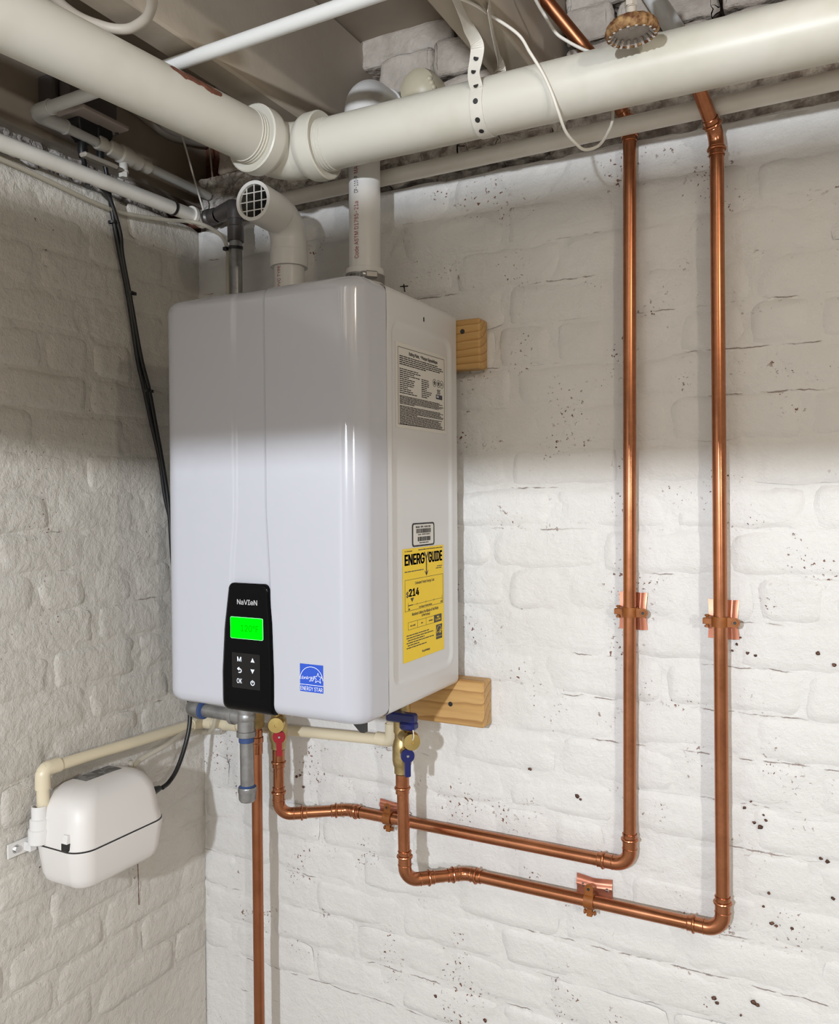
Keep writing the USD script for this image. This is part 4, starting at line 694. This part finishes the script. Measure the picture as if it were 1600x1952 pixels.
upper_elbow(hot, HT, HT1, HU); pipe(hot, HT1, HU, 'dull_copper'); pipe(hot, HU, HU2 + (HU2 - HU) * 1.2, 'dull_copper')
part(hot, 'coupling', cat(lathe([(0.0112, 0), (0.0128, 0), (0.0128, .036), (0.0112, .036)], H0 + A(0, 0, -0.036), (0, 0, 1), 28), ring(H0 + A(0, 0, -0.026), (0, 0, 1), 0.0128, 0.0026, 28, 8), ring(H0 + A(0, 0, -0.036), (0, 0, 1), 0.0119, 0.0011, 28, 6)), 'copper')

cold = thing('copper_pipe', 'copper cold water line from the blue valve, low across and up the right riser', 'pipe', (0.9, -0.034, 0.88))
CXF, CYF, CZF = 1.1445, -0.034, 0.8895
K0 = A(0.5885, -0.113, 1.088); K1 = A(0.5922, -0.113, 0.8880); K3 = A(0.6790, CYF, CZF - 0.002); KF = A(CXF, CYF, CZF); KT = A(1.1362, CYF, 2.158)
pipe(cold, K0, toward(K1, K0)); pipe(cold, toward(K1, K3), toward(K3, K1)); pipe(cold, toward(K3, KF), toward(KF, K3)); pipe(cold, toward(KF, KT), KT + A(0, 0, .012))
press_elbow(cold, K1, (0, 0, 1), K3 - K1); press_elbow(cold, K3, K1 - K3, KF - K3, rad=0.026, leg=0.024); press_elbow(cold, KF, K3 - KF, KT - KF)
KT1 = A(1.1357, CYF, 2.184); KU = A(1.1195, -0.092, 2.2405); KV = A(1.108, -0.124, 2.272)
upper_elbow(cold, KT, KT1, KU); pipe(cold, KT1, KV); press_elbow(cold, KV, KT1 - KV, (1.0, 0.0, 0.0), rad=0.02, leg=0.012); pipe(cold, KV + A(0.02, 0, 0), KV + A(0.9, 0, 0), 'dull_copper')
part(cold, 'coupling', cat(lathe([(0.0112, 0), (0.0128, 0), (0.0128, .036), (0.0112, .036)], K0 + A(0, 0, -0.036), (0, 0, 1), 28), ring(K0 + A(0, 0, -0.026), (0, 0, 1), 0.0128, 0.0026, 28, 8), ring(K0 + A(0, 0, -0.036), (0, 0, 1), 0.0119, 0.0011, 28, 6)), 'copper')

gcu = thing('copper_pipe', 'dull copper pipe dropping straight down behind the grey drip leg', 'pipe', (0.2264, -0.09, 0.25))
G1 = A(0.2262, -0.09, 1.24); G2 = A(0.2264, -0.09, 0.25)
part(gcu, 'pipe', tube([G1, G2], 0.0111, 24), 'dull_copper')
part(gcu, 'adapter', cat(lathe([(0.0111, 0), (0.0128, 0), (0.0128, 0.022), (0.0145, 0.024), (0.0145, 0.034), (0.0128, 0.036), (0.0128, .05), (0.0111, .05)], A(0.2262, -0.09, 1.070), (0, 0, 1), 28)), 'copper')
part(gcu, 'union', hexnut(A(0.2262, -0.09, 1.125), (0, 0, 1), 0.0185, 0.05), 'brass_body')

# clamps: copper backing plate and orange-brown split ring
def clamp(label, P, along, up, scr, plate_sz=(0.047, 0.065), shift=0.001):
    """P: pipe axis point; along: pipe direction; up: towards the plate's free side (the ear with the screw)."""
    along, up = unit(along), unit(up); out = A(0, -1, 0); t = thing('pipe_clamp', label, 'pipe clamp', tuple(P + A(0, -P[1] - 0.002, 0)), group='pipe clamps on the copper lines')
    w, h = plate_sz; n = 22
    U, W = np.meshgrid(np.linspace(-w / 2, w / 2, n) + shift, np.linspace(-h / 2, h / 2, 9))
    dip = 0.006 * np.exp(-((U - 0.004) / 0.010) ** 2) * 0 + 0.0045 * np.exp(-((U - 0.0145) / 0.0040) ** 2) + 0.001 * np.cos(W * 90)
    taper = 1 + 0.10 * (np.abs(W) / (h / 2) - 0.5)
    base = A(P[0], -0.0030, P[2])
    Vt = (base + up * (U * taper)[..., None] + along * W[..., None] + out * (0.002 + dip)[..., None]).reshape(-1, 3); Vb = Vt - out * 0.0012
    Ff = quads(*U.shape, False); s = np.sign(np.cross(up, along) @ out); Ff = Ff if s > 0 else Ff[:, ::-1]
    nn = len(Vt); ii = np.arange(nn).reshape(U.shape); lp = np.concatenate([ii[0, :-1], ii[:-1, -1], ii[-1, :0:-1], ii[:0:-1, 0]]); kk = np.roll(lp, -1)
    bp = part(t, 'backing_plate', TM(np.vstack([Vt, Vb]), np.vstack([Ff, Ff[:, ::-1] + nn, np.stack([lp, lp + nn, kk + nn], 1), np.stack([lp, kk + nn, kk], 1)])), 'copper_plate', smooth=30, label='bright copper backing plate')
    for q in scr: part(bp, 'screw', cat(disc(base + up * q[0] + along * q[1] + out * 0.003, out, 0.0042, 0.003, 0.001, 18), beam(base + up * q[0] + along * (q[1] - .003) + out * 0.0062, base + up * q[0] + along * (q[1] + .003) + out * 0.0062, .0012, .0006)), 'steel', label='steel screw head')
    rg = lathe([(RC + 0.0002, -0.0085), (RC + 0.0026, -0.0085), (RC + 0.0026, 0.0085), (RC + 0.0002, 0.0085), (RC + 0.0002, -0.0085)], P, along, 28)
    q = P + out * 0.0015
    ear1 = [on_plane(trimesh.creation.extrude_polygon(Polygon([(0.010, -0.0075), (0.0235, -0.0075), (0.0235, 0.0075), (0.010, 0.0075)]).union(Polygon([(0.0235 + 0.0078 * math.cos(a), 0.0078 * math.sin(a)) for a in np.linspace(-1.6, 1.6, 12)])), 0.0022, engine='earcut'), q + out * 0.003, up, np.cross(out, up))]
    ear1 += [disc(q + up * 0.0235 + out * 0.0052, out, 0.0050, 0.0016, 0.0004, 18)]
    ears = [beam(P - up * 0.011 + out * s_, P - up * 0.027 + out * s_, 0.010, 0.0022, up=out, ch=.0006) for s_ in (0.0028, -0.0028)]
    bolt = [tube([P - up * 0.0205 + along * -0.0085, P - up * 0.0205 + along * 0.0085], 0.0022, 10), disc(P - up * 0.0205 + along * 0.0075, along, 0.0042, 0.0032, 0.0012, 14), hexnut(P - up * 0.0205 - along * 0.0105, along, 0.0042, 0.0034)]
    rr = part(t, 'ring', cat(rg, *ear1, *ears), 'orange_clamp', label='orange-brown split ring')
    part(rr, 'clamp_screw', disc(q + up * 0.0235 + out * 0.0066, out, 0.0026, 0.0012, 0.0003, 12), 'black_metal')
    part(rr, 'bolt', cat(*bolt), 'orange_clamp')
    return t
clamp('pipe clamp halfway up the left copper riser', A(0.9913, HY, 1.4025), (0, 0, 1), (1, 0, 0), ())
clamp('pipe clamp halfway up the right copper riser', A(1.1408, CYF, 1.397), (0, 0, 1), (1, 0, 0), ())
clamp('pipe clamp on the hot line behind the cold water drop', A(0.5075, HY - .004, HZ), (1, 0, 0), (0, 0, 1), ((0.0075, 0.036),), shift=0.002)
clamp('pipe clamp with two steel screws on the low cold line', A(0.9215, CYF, CZF - .0005), (1, 0, 0), (0, 0, 1), ((0.0135, -0.019), (0.0125, 0.024)), shift=0.006)

# ------------------------------------------------------------------ valves under the heater
def valve_set(name, label, x, y, z0, z1, colour, cap_dir, cap_p, lever_p):
    t = thing(name, label, 'valve', (x, y, z0), group='brass water valves under the heater')
    P = A(x, y, z0); H = z1 - z0
    part(t, 'body', cat(lathe([(0.0118, 0), (0.0150, 0.002), (0.0150, 0.013), (0.0172, 0.018), (0.0185, 0.026), (0.0185, 0.052), (0.0160, 0.062), (0.0142, 0.066), (0.0142, 0.076), (0.0160, 0.079), (0.0160, H - 0.016), (0.0135, H - 0.012), (0.0135, H)], P, (0, 0, 1), 28), hexnut(A(x, y, z1 - 0.028), (0, 0, 1), 0.0192, 0.018)), 'brass_body')
    cd = unit(cap_dir); Q = A(*cap_p)
    c = part(t, 'drain_port', tube([A(x, y, Q[2]), Q], 0.0120, 22), 'brass_body')
    part(t, 'drain_cap', cat(lathe([(0.0, 0.0), (0.0152, 0.0), (0.0158, 0.001), (0.0158, 0.0135), (0.0150, 0.0148), (0.0030, 0.0158), (0.0026, 0.0146), (0, 0.0146)], Q, cd, 32)), 'brass', label='shiny round brass cap')
    part(t, 'port_valve', cat(tube([A(x, y, lever_p[2]), A(*lever_p)], 0.0085, 16)), 'brass_body')
    LP = A(*lever_p); out = unit(LP - A(x, y, lever_p[2]))
    side = np.cross(A(0, 0, 1), out)
    hub = Polygon([(0.0125 * math.cos(a), 0.0125 * math.sin(a)) for a in np.linspace(0, 2 * math.pi, 24)]).union(Polygon([(-0.0055, 0), (0.0055, 0), (0.0052, -0.0365), (0.0035, -0.038), (-0.0035, -0.038), (-0.0052, -0.0365)]))
    lv = part(t, 'lever', cat(on_plane(trimesh.creation.extrude_polygon(hub, 0.0065, engine='earcut'), LP, side, (0, 0, 1))), colour, label='small lever handle pointing down')
    part(lv, 'screw', disc(LP + out * 0.0062, out, 0.0024, 0.0018, .0004, 14), 'steel'); return t
vh = valve_set('water_valve', 'brass water valve with a red lever under the control panel', 0.2990, -0.110, 1.094, 1.255, 'red_plastic', (0.46, -0.88, -0.04), (0.3225, -0.1440, 1.1580), (0.3235, -0.1400, 1.1310))
vc = valve_set('water_valve', 'brass water valve with two blue levers at the heater corner', 0.5885, -0.113, 1.088, 1.255, 'blue_plastic', (0.62, -0.78, -0.05), (0.6225, -0.1420, 1.1640), (0.6160, -0.1440, 1.1350))
part(vc, 'main_lever', cat(box((0.5770, -0.156, 1.1955), (0.6360, -0.137, 1.2130), 0.003), box((0.6060, -0.158, 1.1830), (0.6365, -0.135, 1.1985), 0.004)), 'blue_plastic', label='blue sideways lever handle')
part(vc, 'lever_stem', tube([A(0.5885, -0.113, 1.192), A(0.6200, -0.140, 1.192)], 0.007, 14), 'brass_body')
part(vc, 'cap_strap', tube(spline([A(0.6345, -0.155, 1.186), A(0.6375, -0.158, 1.176), A(0.6340, -0.155, 1.168)], 6), 0.0010, 8), 'wire_white', label='thin white retaining strap')

# ------------------------------------------------------------------ grey gas fittings left of the panel
gs = thing('gas_fitting', 'grey iron gas tee with drip leg under the heater', 'pipe fitting', (0.2915, -0.2, 1.0155))
GX_, GY_, GZ_ = 0.2915, -0.200, 1.1805
band = lambda P, D, r, a, b: lathe([(r, a), (r + .0018, a + .001), (r + .0018, b - .001), (r, b)], P, D, 24)
part(gs, 'tee', cat(tube([A(GX_, GY_, GZ_ + 0.072), A(GX_, GY_, 1.142)], 0.0172, 28), tube([A(GX_, GY_, GZ_), A(GX_ - 0.036, GY_, GZ_)], 0.0165, 28), band(A(GX_, GY_, 1.142), (0, 0, 1), 0.0172, 0, 0.012), band(A(GX_ - .036, GY_, GZ_), (1, 0, 0), 0.0165, 0, 0.010), trimesh.creation.icosphere(3, 0.0185).apply_translation((GX_, GY_, GZ_))), 'grey_pipe')
part(gs, 'nipple', tube([A(GX_ - 0.034, GY_, GZ_), A(0.165, GY_, GZ_ + .001)], 0.0130, 24), 'grey_pipe')
part(gs, 'elbow', cat(tube(fillet([A(0.180, GY_, GZ_ + .001), A(0.150, GY_, GZ_ + .001), A(0.150, GY_ + 0.05, GZ_ + .001)], 0.016, 10), 0.0172, 28), band(A(0.170, GY_, GZ_ + .001), (1, 0, 0), 0.0172, 0, 0.010)), 'grey_pipe')
part(gs, 'inlet', tube(fillet([A(0.150, GY_ + 0.045, GZ_ + .001), A(0.150, -0.07, GZ_ + .001), A(0.15, -0.07, 1.30)], 0.03, 8), 0.0130, 20), 'grey_pipe')
part(gs, 'sealant', lathe([(0.0131, 0), (0.0182, 0.0008), (0.0180, 0.006), (0.0131, 0.008)], A(0.1795, GY_, GZ_ + .001), (1, 0, 0), 24), 'blue_sealant', label='ring of blue thread sealant')
part(gs, 'sealant', lathe([(0.0131, 0), (0.0150, 0.001), (0.0150, 0.010), (0.0131, 0.011)], A(GX_, GY_, 1.142), (0, 0, -1), 24), 'blue_sealant', label='ring of blue thread sealant')
part(gs, 'sealant', lathe([(0.0131, 0), (0.0165, 0.0008), (0.0131, 0.004)], A(GX_ + .001, GY_, 1.0445), (0, 0, 1), 24), 'blue_sealant', label='ring of blue thread sealant')
part(gs, 'drip_leg', tube([A(GX_, GY_, 1.144), A(GX_ + .001, GY_, 1.035)], 0.0133, 24), 'grey_pipe')
part(gs, 'end_cap', lathe([(0.0133, 0.002), (0.0170, 0.0), (0.0182, 0.002), (0.0182, 0.010), (0.0172, 0.012), (0.0168, 0.024), (0.0140, 0.0285), (0, 0.0295)], A(GX_ + .001, GY_, 1.0450), (0, 0, -1), 28), 'grey_pipe')

# ------------------------------------------------------------------ cream condensate drain, round the corner to the pump
RD = 0.0111
dr = thing('drain_line', 'cream plastic drain line from the heater round the corner to the pump', 'pipe', (0.3, -0.05, 1.1))
D1 = A(0.5305, -0.05, 1.1262); D2 = A(0.040, -0.05, 1.1045); D3 = A(0.034, -0.4565, 1.1145)
part(dr, 'pipe', tube([D1, D2], RD, 22), 'cream_plastic'); part(dr, 'pipe', tube([D2, D3], RD, 22), 'cream_plastic')
part(dr, 'pipe', tube([D1, A(0.5305, -0.05, 1.26)], RD, 22), 'cream_plastic'); part(dr, 'pipe', tube([D3, A(0.034, -0.4565, 1.03)], RD, 22), 'cream_plastic')
def slip_elbow(P, d0, d1): part(dr, 'elbow', cat(tube(fillet([P + unit(d0) * 0.034, P, P + unit(d1) * 0.034], 0.012, 8), 0.0135, 24)), 'cream_plastic')
slip_elbow(D1, (-1, 0, 0), (0, 0, 1)); slip_elbow(D3, (0, 1, 0), (0, 0, -1)); slip_elbow(D2, (1, 0, 0), (0, -1, 0))
part(dr, 'coupling', lathe([(RD, 0), (0.0135, 0), (0.0135, 0.04), (RD, 0.04)], A(0.105, -0.05, 1.1074), (1, 0, 0.04), 24), 'cream_plastic')
wire('clear_tubing', 'clear vinyl hose rising from the pump towards the corner', [A(0.045, -0.262, 1.075), A(0.03, -0.2446, 1.0475), A(0.03, -0.225, 1.065), A(0.05, -0.17, 1.085), A(0.05, -0.11, 1.098), A(0.052, -0.055, 1.083), A(0.085, -0.072, 1.095), A(0.10, -0.075, 1.12), A(0.10, -0.07, 1.2)], 0.0052, 'clear_vinyl', 'tube')

# ------------------------------------------------------------------ condensate pump on the left wall
cpu = thing('condensate_pump', 'white condensate pump box screwed to the left wall', 'pump', (0.074, -0.363, 0.905))
py0, py1, px0, px1, zs_ = -0.468, -0.252, 0.008, 0.142, 0.981
part(cpu, 'tank', loft([(0.905, px0 + .022, px1 - .028, py0 + .034, py1 - .034, .02), (0.908, px0 + .012, px1 - .017, py0 + .022, py1 - .022, .026), (0.915, px0 + .006, px1 - .010, py0 + .014, py1 - .014, .03), (0.928, px0 + .004, px1 - .006, py0 + .009, py1 - .009, .032), (0.95, px0 + .002, px1 - .003, py0 + .005, py1 - .005, .034), (zs_ - .002, px0, px1, py0, py1, .036), (zs_ - .0006, px0 + .001, px1 - .001, py0 + .001, py1 - .001, .036)], 64), 'pump_white', smooth=50)
part(cpu, 'seam', loft([(zs_ - .0012, px0 + .001, px1 - .0008, py0 + .001, py1 - .001, .036), (zs_ + .0014, px0 + .001, px1 - .0008, py0 + .001, py1 - .001, .036)], 64), 'black_rubber', label='black gasket line')
lid = part(cpu, 'lid', loft([(zs_ + .0010, px0 + .002, px1 - .0020, py0 + .002, py1 - .002, .036), (zs_ + .003, px0 + .002, px1 - .0015, py0 + .0015, py1 - .002, .036), (1.005, px0 + .003, px1 - .004, py0 + .004, py1 - .008, .036), (1.030, px0 + .004, px1 - .007, py0 + .007, py1 - .011, .036), (1.048, px0 + .006, px1 - .011, py0 + .011, py1 - .014, .036), (1.060, px0 + .008, px1 - .017, py0 + .018, py1 - .018, .036), (1.0685, px0 + .011, px1 - .026, py0 + .028, py1 - .024, .034), (1.0745, px0 + .016, px1 - .038, py0 + .042, py1 - .032, .030), (1.0775, px0 + .024, px1 - .054, py0 + .058, py1 - .044, .026), (1.0785, px0 + .034, px1 - .066, py0 + .08, py1 - .07, .02)], 64), 'pump_white', smooth=50)
part(lid, 'rating_label', plate(rrect(-0.018, -0.045, 0.018, 0.040, .001), 0.0006, A(0.050, -0.345, 1.0780), (1, 0, 0), (0, 1, 0)), 'pump_label', smooth=False, label='grey printed label')
part(cpu, 'latch', cat(box((0.098, py0 - .003, 0.984), (0.113, py0 + .006, 0.998), .001)), 'black_rubber', label='black latch')
part(cpu, 'latch_tab', trimesh.convex.convex_hull(np.array([(0.098, py0 - .003, 0.998), (0.113, py0 - .003, 0.998), (0.113, py0 + .01, 0.998), (0.098, py0 + .01, .998), (0.100, py0 + .001, 1.012), (0.111, py0 + .001, 1.012), (0.111, py0 + .01, 1.012), (0.100, py0 + .01, 1.012)])), 'bracket_white', smooth=False)
part(cpu, 'bracket', cat(box((0.001, -0.507, 0.964), (0.004, -0.455, 0.990), .001), box((0.002, -0.474, 0.968), (0.02, -0.460, 0.984), .001)), 'bracket_white')
part(cpu, 'bracket_screw', cat(hexnut(A(0.004, -0.490, 0.977), (1, 0, 0), 0.0058, 0.004), disc(A(0.003, -0.490, 0.977), (1, 0, 0), 0.0078, 0.0015)), 'steel', label='steel hex screw')
part(cpu, 'inlet_adapter', cat(lathe([(0.0112, 0.052), (0.0135, 0.052), (0.0135, 0.030), (0.0165, 0.028), (0.0165, 0.014), (0.0195, 0.012), (0.0195, -0.012), (0.0165, -0.014)], A(0.032, -0.474, 0.998), (0, 0, 1), 28)[0] if False else lathe([(0.0165, -0.014), (0.0195, -0.012), (0.0195, 0.012), (0.0165, 0.014), (0.0165, 0.030), (0.0135, 0.032), (0.0135, 0.054), (0.0112, 0.054)], A(0.033, -0.4640, 0.998), (0, 0.0, 1), 28)), 'bracket_white', label='stepped white adapter')
part(cpu, 'cord_connector', cat(box((0.052, -0.276, 1.000), (0.098, -0.262, 1.050), .003), box((0.066, -0.266, 1.002), (0.092, -0.244, 1.024), .004), lathe([(0.009, 0), (0.008, 0.02), (0.0055, 0.034), (0, 0.034)], A(0.079, -0.250, 1.012), (-0.06, 1, 0.02), 16)), 'black_rubber', label='black cord connector')
